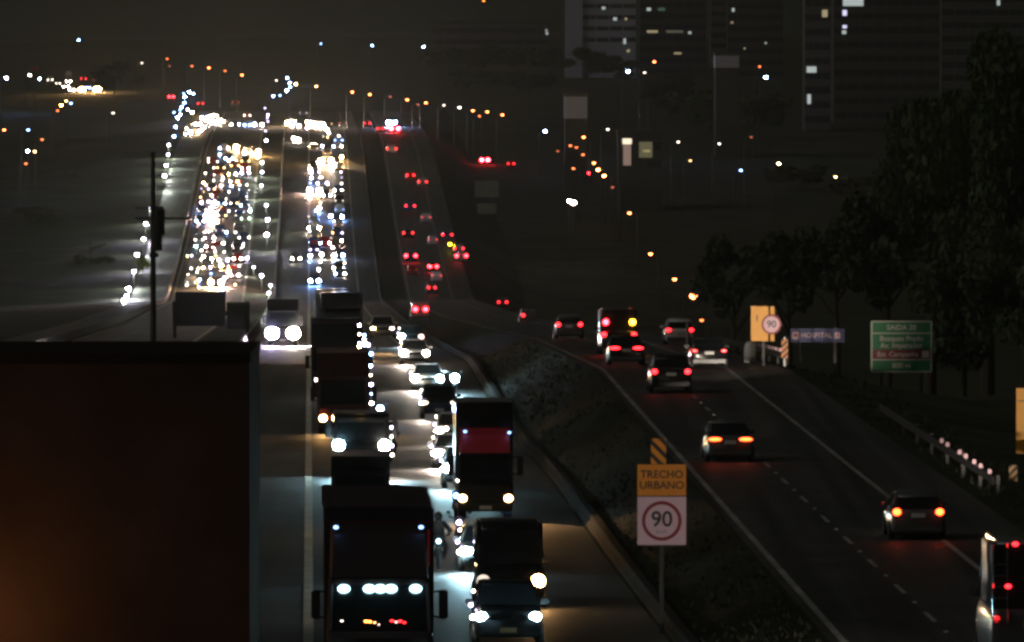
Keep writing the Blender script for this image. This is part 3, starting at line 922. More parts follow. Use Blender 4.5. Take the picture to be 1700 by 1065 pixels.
CREST = '''350,193,w,5 341,198,p,4 351,200,w,5 360,194,w,4 361,203,w,5 367,200,m,4 372,201,m,3 335,193,p,3 333,205,p,4 325,206,p,4 320,212,w,3 316,217,w,3 310,214,w,3 308,222,w,3 329,221,m,4 340,211,p,3
335,215,p,3 384,205,w,3 392,206,l,3 397,207,l,2 406,206,b,3 412,206,b,4 415,208,b,3 423,206,l,3 435,206,w,4 406,189,w,1 415,193,w,2 319,186,m,4 312,181,l,3 345,196,w,4 356,198,w,4
477,203,m,5 486,210,p,4 496,207,w,4 498,187,w,1 509,187,w,1 510,201,m,3 524,204,m,5 531,207,w,4 536,208,w,4 543,214,w,4 510,212,l,3 551,205,m,1 490,204,w,4 517,206,w,3 546,220,w,3 519,204,w,4'''


def parse(s):
    out = []
    for q in s.split():
        a, b, c, k = q.split(',')
        out.append((float(a), float(b), c, int(k)))
    return out


def pair_up(dots, dxmin, dxmax, dymax):
    """two lamps of about one height and a car's width apart are one car; a lone lamp is a motorcycle or a car half hidden"""
    left = sorted(dots, key=lambda q: (-q[1], q[0]))
    cars, used = [], set()
    for i, a in enumerate(left):
        if i in used: continue
        best, bj = 1e9, None
        for j, b in enumerate(left):
            if j == i or j in used: continue
            dx, dy = abs(b[0] - a[0]), abs(b[1] - a[1])
            if dxmin <= dx <= dxmax and dy <= dymax:
                e = dy * 2 + abs(dx - 13) + abs(a[3] - b[3]) * 1.5 + (0 if a[2] == b[2] else 2)
                if e < best: best, bj = e, j
        used.add(i)
        if bj is not None:
            used.add(bj)
            b = left[bj]
            l, r = (a, b) if a[0] < b[0] else (b, a)
            cars.append((l, r))
        else:
            cars.append((a, None))
    return cars


def fill(dots, lanes, y0, y1, n, seed):
    """the fainter cars between the ones read off singly: same lanes, clear of the lamps already there"""
    r = random.Random(seed)
    out, tries = list(dots), 0
    while n and tries < 4000:
        tries += 1
        y = r.uniform(y0, y1)
        x = lanes(y, r.randrange(3)) + r.uniform(-2, 2)
        if any(abs(a[0] - q) < 5.5 and abs(a[1] - y) < 4.5 for a in out for q in (x - 6, x + 6)): continue
        c, k = r.choice('wwwmplb'), r.choice((1, 2, 2, 3))
        out += [(x - 6, y, c, k), (x + 6, y, c, k)]
        n -= 1
    return out


def place_pack(dots, where, group, u_split):
    for l, r in pair_up(dots, 9, 17, 4.5):
        y = l[1] if r is None else (l[1] + r[1]) / 2
        k = l[3] if r is None else max(l[3], r[3])
        mid = l[0] if r is None else (l[0] + r[0]) / 2
        D = find_D(mid, y, .7)
        u = (mid - 850) / F * D - L0(D)
        lane = u_split(u)
        deep = ('foot of' if y > 455 else 'low in') if y > 400 else (('halfway up' if y > 350 else 'upper half of') if y > 310 else ('high up in' if y > 265 else 'top of'))
        if r is None:
            lab = 'motorcycle with one %s %s lamp, %s the %s %s' % (KWORD[k], WORD[l[2]], deep, where, lane)
            far_bike(l[0], y, l[2], k, lab, group, D)
        else:
            two = WORD[l[2]] if l[2] == r[2] else '%s and %s' % (WORD[l[2]], WORD[r[2]])
            lab = 'car with %s %s headlights, %s the %s %s' % (KWORD[k], two, deep, where, lane)
            far_car(l[0], r[0], y, l[2], r[2], k, lab, group, D=D, rnd=rnd)


def far_bike(x, y, c, k, label, group, D):
    X = (x - 850) / F * D
    hz = .88
    t = thing('motorcycle', label, 'motorcycle', (X, D, CAMZ - (y - HOR) / F * D - hz), ROADROT, group, slope(D))

    def mkb():
        b = MB()
        b.tube([(0, .2, .8), (0, .55, .92), (0, 1.0, .84), (0, 1.7, .86)], [.1, .17, .14, .07], 8)
        for yy in (0.02, 1.35): b.cyl((0, yy, .31), (1, 0, 0), .31, .11, 14)
        b.tube([(-.36, .42, 1.06), (0, .3, 1.02), (.36, .42, 1.06)], .025, 6)
        b.tube([(0, .05, .35), (0, .3, 1.0)], .05, 6)
        return b.mesh('body', PAINTS[1])
    obj('body', shared(('fb',), mkb), t)
    obj('headlight', lens_mesh('f', c, k, LSZ[k], LSZ[k]), t, (0, -.02, hz))
    return t


place_pack(fill(parse(PACK1), lambda y, i: (329 + 33 * i) + (400 - y) * (.15 - .03 * i), 262, 472, 34, 5), 'big left queue', 'vehicles packed in the big left queue', lambda u: 'left side' if u < -16 else ('middle' if u < -12.4 else 'right side'))
place_pack(fill(parse(PACK2), lambda y, i: 522 + 20 * i, 232, 455, 20, 6), 'narrow right queue', 'vehicles packed in the far narrow queue', lambda u: 'outside edge line' if u < -.3 else ('left lane' if u < 3.4 else 'right lane'))
for l, r in pair_up(parse(CREST), 6, 14, 4.5):
    y = l[1] if r is None else (l[1] + r[1]) / 2
    k = l[3] if r is None else max(l[3], r[3])
    side = 'left arc' if l[0] < 380 else ('line between arcs' if l[0] < 450 else 'right arc')
    if r is None:
        far_bike(l[0], y, l[2], k, 'motorcycle with one %s %s lamp in the %s at the crest' % (KWORD[k], WORD[l[2]], side), 'vehicles crossing the crest', find_D(l[0], y, .8))
    else:
        two = WORD[l[2]] if l[2] == r[2] else '%s and %s' % (WORD[l[2]], WORD[r[2]])
        far_car(l[0], r[0], y, l[2], r[2], k, 'far car with %s %s headlights in the %s at the crest' % (KWORD[k], two, side), 'vehicles crossing the crest', rnd=rnd)

# tail lights far up the right carriageway: left x, right x, y, strength, where
REDS = [(676, 687, 290, 3, 'highest pair in the away lanes'), (695, 708, 301, 3, 'lower right of the highest away pair'), (674, 688, 341, 3, 'alone midway up the left away lane'),
        (701, 714, 360, 2, 'midway up the right away lane'), (670, 685, 386, 3, 'left away lane beside a white dash'), (712, 725, 397, 2, 'right away lane, level with the yellow dot'),
        (735, 750, 389, 3, 'leaving to the right above the yellow dot'), (674, 690, 424, 4, 'left away lane, brightest of the column'), (714, 725, 442, 4, 'right away lane, low in the column'),
        (755, 769, 412, 3, 'exit lane right of the yellow dot'), (758, 774, 424, 4, 'exit lane, lowest pair right of the yellow dot'), (678, 691, 447, 1, 'left away lane, faint pair below the brightest'),
        (718, 732, 457, 2, 'right away lane, uneven pair'), (712, 722, 477, 3, 'right away lane, lowest of the column'), (828, 841, 501, 3, 'alone on the dark side road'),
        (800, 810, 265, 5, 'glaring pair alone on the side road'), (844, 853, 271, 3, 'right of the glaring pair on the side road'), (643, 658, 246, 3, 'just below the police lights at the crest'),
        (971, 977, 287, 4, 'among the sodium lamps'), (605, 614, 204, 3, 'left of the police lights at the crest'), (627, 636, 213, 3, 'at the left foot of the police lights'), (564, 575, 204, 2, 'right beside the right arc at the crest'),
        (329, 337, 171, 3, 'above the left arc at the crest'), (386, 396, 169, 2, 'above the thin line at the crest'), (281, 288, 160, 4, 'left of the bluish lamps at the crest'), (650, 661, 213, 5, 'under the police lights at the crest')]
for xl, xr, y, k, wh in REDS:
    far_car(xl, xr, y, 'r', 'r', k, 'far car with red tail lights, ' + wh, 'far cars driving away', away=True, rnd=rnd, size=1.15)
far_car(690, 706, 513, 'r', 'r', 4, 'red tail lights lowest in the left away lane, above the near queue', 'far cars driving away', away=True, D=760, rnd=rnd)
far_car(868, 888, 566, 'r', None, 4, 'far car with one red tail light left of the edge line end', 'far cars driving away', away=True, D=640, rnd=rnd)
far_car(869, 885, 523, 'r', None, 3, 'far car with one faint red light above the edge line end', 'far cars driving away', away=True, D=780, rnd=rnd)
pc = far_car(645, 655, 203, 'l', 'b', 5, 'far police car with bluish roof lights above red lamps at the crest', 'far cars driving away', away=True, rnd=rnd)
pole_lamp(747, 405, 'y', 3, 1.0, 'small yellow warning lamp on a post beside the exit lane', name='warning_lamp', cat='warning lamp', arm=0, size=.5)

# ------------------------------------------------------------------ lamps
VW = 1500
for i, (x, y, k) in enumerate([(314, 152, 4), (321, 155, 3), (305, 155, 2), (307, 160, 4), (306, 170, 3), (302, 177, 3), (299, 182, 2), (289, 186, 2), (299, 190, 4), (295, 195, 4), (292, 210, 3), (289, 226, 3), (280, 240, 2), (279, 256, 2), (276, 274, 3), (273, 291, 3),
                               (248, 345, 3), (242, 371, 5), (238, 396, 3), (227, 422, 5), (222, 450, 3), (213, 479, 5), (210, 515, 3)]):
    pole_lamp(x, y, 'b' if i < 12 else 'l', k, 1.4 if i < 12 else 2.6, 'bluish lamp post %s' % ('in the bent row left of the crest' if i < 12 else ('on the upper left verge' if i < 16 else 'left of the tall utility pole')),
              'lamp posts along the left verge', name='verge_lamp', arm=0, size=.42, cat='lamp post', watts=0 if i < 12 else VW)
pole_lamp(205, 538, 'l', 3, 1.4, 'bluish lamp post lowest in the left verge row, above the dark wall', 'lamp posts along the left verge', D=1150, name='verge_lamp', arm=0, size=.5, cat='lamp post', watts=600)
for i, (x, y, k) in enumerate([(477, 129, 3), (481, 137, 3), (482, 144, 3), (476, 150, 4), (454, 159, 3), (465, 158, 2), (440, 179, 1), (445, 190, 2), (444, 195, 1), (445, 201, 1), (441, 217, 1), (442, 233, 3), (435, 269, 2), (435, 285, 2), (434, 307, 1), (442, 340, 2), (444, 364, 3), (443, 389, 5), (434, 457, 3)]):
    pole_lamp(x, y, 'b' if i < 6 else 'l', k, 1.4 if i < 12 else 2.6, 'bluish lamp post %s' % ('in the crooked row on the crest' if i < 6 else ('on the crest between the arcs' if i < 12 else 'in the row between the two far queues')),
              'lamp posts between the far queues', name='verge_lamp', arm=0, size=.42, cat='lamp post', watts=0 if i < 12 else VW)
for x, y, D in ((421, 443, 1260), (449, 473, 1000), (446, 486, 970), (454, 500, 930), (455, 509, 900), (455, 523, 860)):
    pole_lamp(x, y, 'l', 2, 1.4, 'bluish lamp post in the low end of the row above the dazzling truck', 'lamp posts between the far queues', D=D, name='verge_lamp', arm=0, size=.34, cat='lamp post', watts=600)
for x, y, c, k, nm in [(278, 97, 'a', 3, 'first from the left'), (282, 109, 'a', 2, 'dim one under the first'), (319, 109, 'a', 3, 'second from the left'), (347, 112, 'a', 4, 'third from the left'), (374, 117, 'a', 3, 'fourth from the left'), (402, 124, 'a', 4, 'fifth from the left'),
                       (585, 152, 'a', 4, 'sixth, right of the crest'), (614, 156, 'a', 4, 'seventh, right of the crest'), (648, 160, 'a', 2, 'dim one above the police lights'), (676, 165, 'a', 4, 'eighth, upper of a close pair'), (694, 173, 'a', 2, 'small one between two bright ones'), (707, 170, 'a', 4, 'ninth, right of the small one'),
                       (785, 183, 'a', 4, 'tenth, left of a cluster'), (796, 192, 'a', 3, 'lowest of the cluster'), (809, 185, 'a', 4, 'right of the cluster'), (834, 190, 'a', 4, 'last on the right')]:
    pole_lamp(x, y, c, k, 8.5, 'amber street lamp on the skyline avenue, ' + nm, 'amber lamps along the skyline avenue', size=.5, lo=1750)
SOD = [(1165, 531, 1130, 3, 'lowest, behind the guardrail'), (1152, 491, 1170, 4, 'starry one on the tall pole'), (1120, 463, 1215, 4, 'above the starry one'), (1080, 421, 1270, 4, 'alone midway'), (1045, 353, 1350, 4, 'alone under the lit house'),
       (1017, 310, 1420, 2, 'small yellow end of the steep row'), (1003, 291, 1450, 5, 'lowest bright one of the steep row'), (993, 281, 1465, 5, 'second of the steep row'), (986, 270, 1490, 4, 'third of the steep row'), (968, 256, 1530, 3, 'top of the steep row'),
       (952, 279, 1470, 3, 'white-hot one left of the steep row'), (926, 250, 1560, 2, 'leftmost of the upper bunch'), (947, 241, 1570, 3, 'in the upper bunch'), (957, 244, 1575, 3, 'right in the upper bunch'), (969, 227, 1610, 4, 'above the upper bunch'), (949, 202, 1680, 5, 'highest star beside the pale wall')]
for x, y, D, k, nm in SOD:
    pole_lamp(x, y, 'a', k, 9, 'sodium lamp of the right side street, ' + nm, 'sodium lamps of the right side street', D=D, size=1.1 if D == 1170 else .5, side=-1, watts=0)
pole_lamp(952, 336, 'p', 3, 5, 'glaring white floodlight with a smaller one beside it on the right slope', D=1360, size=.8, name='floodlight', cat='floodlight', arm=0)
pole_lamp(945, 333, 'w', 3, 5, 'smaller white floodlight left of the glaring one', D=1362, size=.5, name='floodlight', cat='floodlight', arm=0)
OTHER = [(131, 66, 'b', 3, 'lone blue lamp high on the far left'), (533, 72, 'b', 2, 'left faint blue lamp on the far hill'), (618, 75, 'b', 3, 'middle blue lamp on the far hill'), (703, 77, 'b', 4, 'right blue lamp on the far hill'),
         (11, 129, 'b', 5, 'starry blue lamp at the left edge'), (66, 130, 'b', 4, 'blue lamp right of the starry one at left'), (50, 124, 'w', 3, 'white lamp between the two blue ones at left'), (1086, 102, 'a', 4, 'amber lamp below the middle tower'),
         (1043, 118, 'b', 5, 'starry blue lamp under the banded tower'), (1070, 120, 'w', 1, 'faint white lamp beside the starry blue one'), (1261, 110, 'a', 3, 'amber lamp under the right towers'), (1271, 128, 'b', 4, 'blue lamp under the right towers'),
         (905, 217, 'b', 4, 'blue lamp left of the sodium bunch'), (1230, 282, 'b', 2, 'faint blue lamp on the dark right slope'), (1293, 271, 'm', 3, 'warm lamp on the dark right slope'), (1387, 293, 'm', 2, 'small warm lamp left of the big tree'),
         (1247, 227, 'a', 2, 'dim amber lamp on the right slope'), (1194, 238, 'w', 1, 'faint white lamp on the right slope'), (1126, 235, 'w', 1, 'faint grey lamp right of the lit house'), (1009, 214, 'w', 1, 'faint lamp above the lit house'), (1146, 266, 'm', 1, 'dim warm lamp on the right slope'),
         (7, 215, 'a', 4, 'amber lamp at the left edge'), (47, 215, 'b', 2, 'small blue lamp on the left slope'), (70, 231, 'a', 3, 'amber lamp on the left slope'), (46, 250, 'b', 4, 'bright blue lamp on the left slope'), (58, 251, 'm', 2, 'warm lamp beside the bright blue one'), (43, 271, 'a', 3, 'amber lamp lowest on the left slope'),
         (102, 174, 'o', 5, 'orange lamp of the left cluster'), (96, 183, 'a', 3, 'amber lamp under the orange one'), (110, 167, 'm', 2, 'warm lamp above the orange one'), (118, 171, 'b', 2, 'bluish lamp right of the orange one'), (188, 187, 'w', 1, 'lone faint lamp left of the crest'), (236, 104, 'w', 1, 'tiny lamp left of the skyline avenue'),
         (491, 139, 'm', 3, 'yellowish lamp over the flat pale building'), (525, 143, 'm', 2, 'warm lamp right of the flat pale building'), (459, 133, 'w', 1, 'faint lamp on the crest'), (737, 174, 'w', 1, 'faint lamp of the skyline avenue'), (763, 178, 'w', 2, 'small white lamp of the skyline avenue'), (803, 1, 'o', 3, 'red-orange lamp on a mast at the top edge')]
for x, y, c, k, nm in OTHER:
    D = None
    if y < 80: D = 2700
    elif x > 1000: D = 1750 if y < 140 else 1480
    elif x > 870: D = 1650
    pole_lamp(x, y, c, k, 8, nm, D=D, size=.45, lo=1450)
# tail and head lights of the far left road
for xl, xr, y, c, k, nm in [(80, 87, 132, 'w', 2, 'small pair right of the blue lamps'), (106, 114, 143, 'w', 3, 'pair at the left of the far left cluster'), (134, 139, 148, 'm', 5, 'starry warm pair in the far left cluster'), (143, 149, 145, 'b', 3, 'blue pair in the far left cluster'), (159, 164, 148, 'm', 5, 'starry right end of the far left cluster'),
                            (116, 122, 149, 'w', 3, 'low white pair of the far left cluster'), (94, 99, 138, 'w', 2, 'dim pair left of the far left cluster'), (111, 117, 135, 'w', 3, 'upper pair of the far left cluster')]:
    far_car(xl, xr, y, c, c, k, 'far car with headlights, ' + nm, 'far cars on the left road', rnd=rnd)
for xl, xr, y, k, nm in [(135, 143, 130, 3, 'first over the starry pair'), (155, 163, 131, 2, 'second over the starry pair'), (43, 71, 113, 1, 'faint pair over the blue lamps'), (110, 118, 121, 1, 'faint pair over the upper white pair')]:
    far_car(xl, xr, y, 'r', 'r', k, 'red tail lights on the far left road, ' + nm, 'far cars on the left road', away=True, rnd=rnd)

# the wooden utility pole with its transformer, left
D = 480
p0 = at(254, 600, D)
t = thing('utility_pole', 'tall dark utility pole with transformer boxes and a crossarm, left of the big queue', 'utility pole', (p0.x, D, p0.z))
s_ = F / D
obj('pole', MB().tube([(0, 0, 0), (0, 0, (600 - 252) / s_)], [.19, .12], 10).mesh('pole', wood_pole), t)
for z, h, r, x in ((396, 40, .3, .22), (368, 42, .33, .34)):
    zz = (600 - z) / s_
    tb = MB().cyl((x, 0, zz), (0, 0, 1), r, h / s_, 14)
    for i in range(3): tb.tube([(x + (i - 1) * .15, 0, zz + h / s_ / 2), (x + (i - 1) * .15, 0, zz + h / s_ / 2 + .18)], .03, 6)
    obj('transformer', tb.mesh('transformer', dark_steel), t)
zz = (600 - 423) / s_
obj('bracket', MB().box(-.2, .3, -.1, .1, zz - .12, zz + .12, .02).mesh('bracket', dark_steel), t)
for z in (345, 362):
    zz = (600 - z) / s_
    a = MB().box(-1.0, 2.0 if z == 362 else .6, -.05, .05, zz - .05, zz + .05)
    obj('crossarm', a.mesh('crossarm', wood_pole), t)
w_ = MB()
za = (600 - 362) / s_
w_.tube([(1.6, 0, za + .06), (1.8, -30, za - .5), (2.2, -70, za + .3)], .012, 5)

# bright green bush lit by a verge lamp
# ------------------------------------------------------------------ signs


def text_mesh(s, size, m, name='lettering', depth=.004):
    cu = bpy.data.curves.new('txt', 'FONT')
    cu.body = s
    cu.size = size
    cu.align_x, cu.align_y = 'CENTER', 'CENTER'
    cu.extrude = depth
    cu.offset = size * .012
    o = bpy.data.objects.new('txt', cu)
    C.objects.link(o)
    dg = bpy.context.evaluated_depsgraph_get()
    me = bpy.data.meshes.new_from_object(o.evaluated_get(dg))
    bpy.data.objects.remove(o)
    me.materials.clear()
    me.materials.append(m)
    me.transform(Matrix.Rotation(R(90), 4, 'X'))
    me.name = name
    return me


def panel(x0, x1, z0, z1, m, name='panel', y=0.0, th=.03):
    return MB().box(x0, x1, y, y + th, z0, z1, .008).mesh(name, m)


def ringm(cx, cz, ro, ri, y, m, name='ring', n=40):
    b = MB()
    vs, fs = [], []
    for i in range(n):
        a = 2 * math.pi * i / n
        for r in (ri, ro):
            vs += [(cx + r * math.cos(a), y, cz + r * math.sin(a)), (cx + r * math.cos(a), y + .008, cz + r * math.sin(a))]
    for i in range(n):
        k = (i + 1) % n
        A, B = i * 4, k * 4
        fs += [(A, A + 2, B + 2, B), (A + 1, B + 1, B + 3, A + 3), (A + 2, A + 3, B + 3, B + 2), (A, B, B + 1, A + 1)]
    return b.add(vs, fs).mesh(name, m)


def chevron(t, x0, x1, z0, z1, y, ma, up=1, n=3):
    """a striped hazard board: black panel with slanted stripes clipped to it"""
    obj('hazard_board', panel(x0, x1, z0, z1, black_sheet, 'hazard_board', y), t)
    W_, H_ = x1 - x0, z1 - z0
    pitch = H_ / n
    th = pitch * .55
    b = MB()
    for i in range(-2, n + 2):
        base = z0 + i * pitch
        rise = W_ * 1.0 * up
        pts = [(x0, base), (x1, base + rise), (x1, base + rise + th), (x0, base + th)]
        clip = []
        for lim, keep in ((z0, 1), (z1, -1)):
            src = pts if not clip else clip
            out = []
            for a, bq in zip(src, src[1:] + src[:1]):
                ia, ib = (a[1] - lim) * keep >= 0, (bq[1] - lim) * keep >= 0
                if ia: out.append(a)
                if ia != ib:
                    f = (lim - a[1]) / (bq[1] - a[1])
                    out.append((a[0] + (bq[0] - a[0]) * f, lim))
            clip = out
            if not clip: break
        if len(clip) >= 3:
            m_ = len(clip)
            b.add([(q[0], y - .006, q[1]) for q in clip] + [(q[0], y - .001, q[1]) for q in clip], [tuple(range(m_)), tuple(range(2 * m_ - 1, m_ - 1, -1))] + [(j, (j + 1) % m_, m_ + (j + 1) % m_, m_ + j) for j in range(m_)])
    obj('stripes', b.mesh('stripes', ma), t)


# near speed sign on the median barrier
D = 236
s_ = F / D
p = at(1099, 905, D)
zb = zg(D, p.x - L0(D))
t = thing('speed_sign', 'tall 90 speed sign under an orange panel and striped board on the median', 'road sign', (p.x, D, zb))
g = lambda y: CAMZ - (y - HOR) / s_ - zb
hx = 40.5 / s_
obj('post', MB().box(-.05, .05, .04, .12, 0, g(780)).mesh('post', black_trim), t)
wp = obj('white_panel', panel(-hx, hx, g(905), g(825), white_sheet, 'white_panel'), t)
cz = g(865)
obj('red_ring', ringm(0, cz, 33 / s_, 27.5 / s_, -.012, red_sheet, 'red_ring'), wp)
o = obj('number', text_mesh('90', 36 / s_, black_sheet, 'number'), wp, (0, -.008, cz + 2 / s_))
o = obj('unit', text_mesh('km/h', 9.5 / s_, mat('sign_grey', (.35, .3, .32), .6), 'unit'), wp, (0, -.008, cz - 18 / s_))
op = obj('orange_panel', panel(-hx, hx, g(823), g(771), orange_sheet, 'orange_panel'), t)
obj('lettering', text_mesh('TRECHO', 18 / s_, black_sheet), op, (0, -.008, g(788)))
obj('lettering', text_mesh('URBANO', 18 / s_, black_sheet), op, (0, -.008, g(806)))
chevron(t, -18 / s_, 7 / s_, g(770), g(728), 0, orange_sheet, -1, 2)

# far speed sign over the guardrail
D = 423
s_ = F / D
p = at(1268, 600, D)
zb = zg(D, p.x - L0(D))
t = thing('speed_sign', 'amber sign with a round 90 limit plate hanging on its right edge, over the guardrail', 'road sign', (p.x, D, zb))
g = lambda y: CAMZ - (y - HOR) / s_ - zb
gx = lambda x: (x - 1268) / s_
obj('post', MB().box(-.05, .05, .05, .13, -.5, g(508)).mesh('post', dark_steel), t)
ap = obj('amber_panel', panel(gx(1247), gx(1276), g(566), g(508), amber_sheet, 'amber_panel'), t)
obj('lettering', text_mesh('1', 14 / s_, black_sheet), ap, (gx(1257), -.008, g(528)))
obj('amber_strip', panel(gx(1279), gx(1286), g(566), g(508), amber_sheet, 'amber_strip'), t)
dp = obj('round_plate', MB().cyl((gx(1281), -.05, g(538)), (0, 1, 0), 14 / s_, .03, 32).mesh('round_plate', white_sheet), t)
obj('red_ring', ringm(gx(1281), g(538), 16.5 / s_, 13.5 / s_, -.075, red_sheet, 'red_ring'), dp)
obj('number', text_mesh('90', 16 / s_, black_sheet, 'number'), dp, (gx(1281), -.072, g(538)))
# striped post beside it
p = at(1303, 600, D)
t = thing('chevron_post', 'orange and black striped marker board between the amber sign and the blue sign', 'marker board', (p.x, D, zg(D, p.x - L0(D))))
zb = zg(D, p.x - L0(D))
obj('post', MB().box(-.03, .03, .04, .09, -.3, g(560)).mesh('post', steel), t)
chevron(t, -5.5 / s_, 5.5 / s_, g(594), g(563), 0, orange_sheet, 1, 3)
# white dome drum
p = at(1245, 590, 432)
t = thing('traffic_drum', 'white round-topped drum at the foot of the amber sign', 'traffic drum', (p.x, 432, zg(432, p.x - L0(432))))
hh = CAMZ - (567 - HOR) / F * 432 - zg(432, p.x - L0(432))
drum = [(0.30, 0), (.29, hh * .55), (.28, hh * .75), (.22, hh * .92), (.1, hh), (.02, hh)]
obj('drum', MB().loft([[(r * math.cos(2 * math.pi * j / 16), r * math.sin(2 * math.pi * j / 16), z) for j in range(16)] for r, z in drum]).mesh('drum', plate_w, True), t)
obj('base', MB().cyl((0, 0, .04), (0, 0, 1), .38, .08, 16).mesh('base', rubber), t)

# blue hospital sign
D = 440
s_ = F / D
p = at(1357, 620, D)
zb = zg(D, p.x - L0(D))
t = thing('hospital_sign', 'long low blue sign reading HOSPITAL with a white square and an arrow', 'road sign', (p.x, D, zb), R(-3))
g = lambda y: CAMZ - (y - HOR) / s_ - zb
for x in (-.9, .9): obj('post', MB().box(x - .05, x + .05, .04, .12, -1.5, g(543)).mesh('post', dark_steel), t)
bp = obj('blue_panel', panel(-45 / s_, 45 / s_, g(568), g(545), blue_sheet, 'blue_panel'), t)
z = g(556.5)
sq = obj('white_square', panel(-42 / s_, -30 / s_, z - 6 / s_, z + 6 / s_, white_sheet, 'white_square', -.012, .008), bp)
cr = MB().box(-39.5 / s_, -32.5 / s_, -.02, -.014, z - 1.6 / s_, z + 1.6 / s_).box(-37.6 / s_, -34.4 / s_, -.0225, -.0165, z - 3.6 / s_, z + 3.6 / s_)
obj('cross', cr.mesh('cross', red_sheet), sq)
obj('lettering', text_mesh('HOSPITAL', 11.5 / s_, white_sheet), bp, (-1 / s_, -.008, z))
ar = MB().box(29 / s_, 38 / s_, -.014, -.006, z - 5 / s_, z + 5 / s_)
sq2 = obj('white_square', ar.mesh('white_square', white_sheet), bp)
am = MB().add([(-.5, 0, -.12), (.2, 0, -.12), (.2, 0, -.32), (.6, 0, 0), (.2, 0, .32), (.2, 0, .12), (-.5, 0, .12)], [tuple(range(7))]).mesh('arrow', red_sheet)
ao = obj('arrow', am, sq2, (33.5 / s_, -.02, z))
ao.scale = (6 / s_,) * 3
ao.rotation_euler = (0, R(-45), 0)

# green direction sign
D = 430
s_ = F / D
p = at(1497, 640, D)
zb = zg(D, p.x - L0(D))
t = thing('direction_sign', 'large green direction sign with a wine-red line and white frame, far right', 'road sign', (p.x, D, zb), R(1))
g = lambda y: CAMZ - (y - HOR) / s_ - zb
for x in (-1.0, 1.0): obj('post', MB().box(x - .07, x + .07, .04, .16, -2.5, g(533)).mesh('post', dark_steel), t)
gp = obj('green_panel', panel(-51.5 / s_, 51.5 / s_, g(618), g(532), green_sheet, 'green_panel'), t)
fr = MB()
for x in (-50.5, 48.5): fr.box(x / s_, (x + 2) / s_, -.012, -.002, g(617), g(533))
for y in (532.5, 552, 596, 616): fr.box(-48.4 / s_, 48.4 / s_, -.012, -.002, g(y + 1.7), g(y))
obj('white_frame', fr.mesh('white_frame', mat('sign_frame', (.62, .58, .55), .5)), gp)
wb = obj('wine_band', panel(-48.3 / s_, 48.3 / s_, g(595.5), g(580), wine_sheet, 'wine_band', -.007, .005), gp)
GT = mat('sign_letter', (.62, .55, .52), .5)
for tx, x, y, sz in (('SAIDA 20', 0, 543.5, 12), ('Bosques Prado', 0, 562, 12), ('Av. Imperador', 0, 573.5, 12), ('800 m', 0, 607, 12)):
    obj('lettering', text_mesh(tx, sz / s_, GT), gp, (x / s_, -.008, g(y)))
obj('lettering', text_mesh('Est. Campanha', 11.5 / s_, GT), wb, (-6 / s_, -.014, g(588)))
obj('pictogram', panel(34 / s_, 46 / s_, g(593.5), g(582), GT, 'pictogram', -.014, .006), wb)

# amber sign and striped board cut by the right edge
D = 330
s_ = F / D
p = at(1722, 760, D)
zb = zg(D, p.x - L0(D))
t = thing('warning_sign', 'tall amber sign cut by the right edge, over a striped marker board', 'road sign', (p.x, D, zb))
g = lambda y: CAMZ - (y - HOR) / s_ - zb
gx = lambda x: (x - 1722) / s_
obj('post', MB().box(-.05, .05, .05, .13, -1, g(645)).mesh('post', steel), t)
ap = obj('amber_panel', panel(gx(1688), gx(1756), g(753), g(644), amber_sheet, 'amber_panel'), t)
obj('black_line', panel(gx(1690), gx(1754), g(666), g(664.5), black_sheet, 'black_line', -.006, .004), ap)
obj('lettering', text_mesh('OBRAS', 14 / s_, black_sheet), ap, (gx(1724), -.008, g(655)))
p = at(1683, 820, 318)
s2 = F / 318
zb2 = zg(318, p.x - L0(318))
g2 = lambda y: CAMZ - (y - HOR) / s2 - zb2
t = thing('chevron_post', 'striped marker board under the cut-off amber sign at the right edge', 'marker board', (p.x, 318, zb2))
obj('post', MB().box(-.03, .03, .04, .09, -.3, g2(775)).mesh('post', steel), t)
chevron(t, -7 / s2, 7 / s2, g2(813), g2(772), 0, mat('sign_pale_orange', (.8, .5, .2), .5), 1, 3)

# back of the message boards over the big left queue
D = 720
s_ = F / D
p = at(345, 600, D)
zb = zg(D, p.x - L0(D))
t = thing('sign_gantry', 'dark backs of two message boards on a gantry under the big left queue', 'gantry', (p.x, D, zb))
g = lambda y: CAMZ - (y - HOR) / s_ - zb
gx = lambda x: (x - 345) / s_
obj('board', MB().box(gx(291), gx(374), 0, .5, g(541), g(484), .04).mesh('board', black_trim), t)
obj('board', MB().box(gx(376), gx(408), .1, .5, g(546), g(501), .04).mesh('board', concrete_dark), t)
for x in (289, 411):
    obj('post', MB().box(gx(x) - .15, gx(x) + .15, .6, .9, -1, g(500)).mesh('post', dark_steel), t)
obj('beam', MB().box(gx(287), gx(413), .6, .9, g(524), g(517)).mesh('beam', dark_steel), t)

# ------------------------------------------------------------------ dark wall building at lower left
D = 226
s_ = F / D
x1, zt = (414 - 850) / s_, CAMZ - (566 - HOR) / F * (D + 9)
zb = ZL(D) - .6
t = thing('wall_building', 'long dark flat-roofed building filling the lower left, lit orange at its corner', 'building', (x1, D, zb))
brown = mat('brown_render', (.075, .050, .042), .95, var=.25, scale=.35, spec=.02, bump=.4)
H = zt - zb
obj('wall', MB().box(-34, 0, 0, 9, 0, H - .25).mesh('wall', brown), t)
obj('roof', MB().box(-34.02, .02, -.02, 9.02, H - .246, H).mesh('roof', mat('dark_roof', (.03, .022, .019), .95, spec=.05)), t)
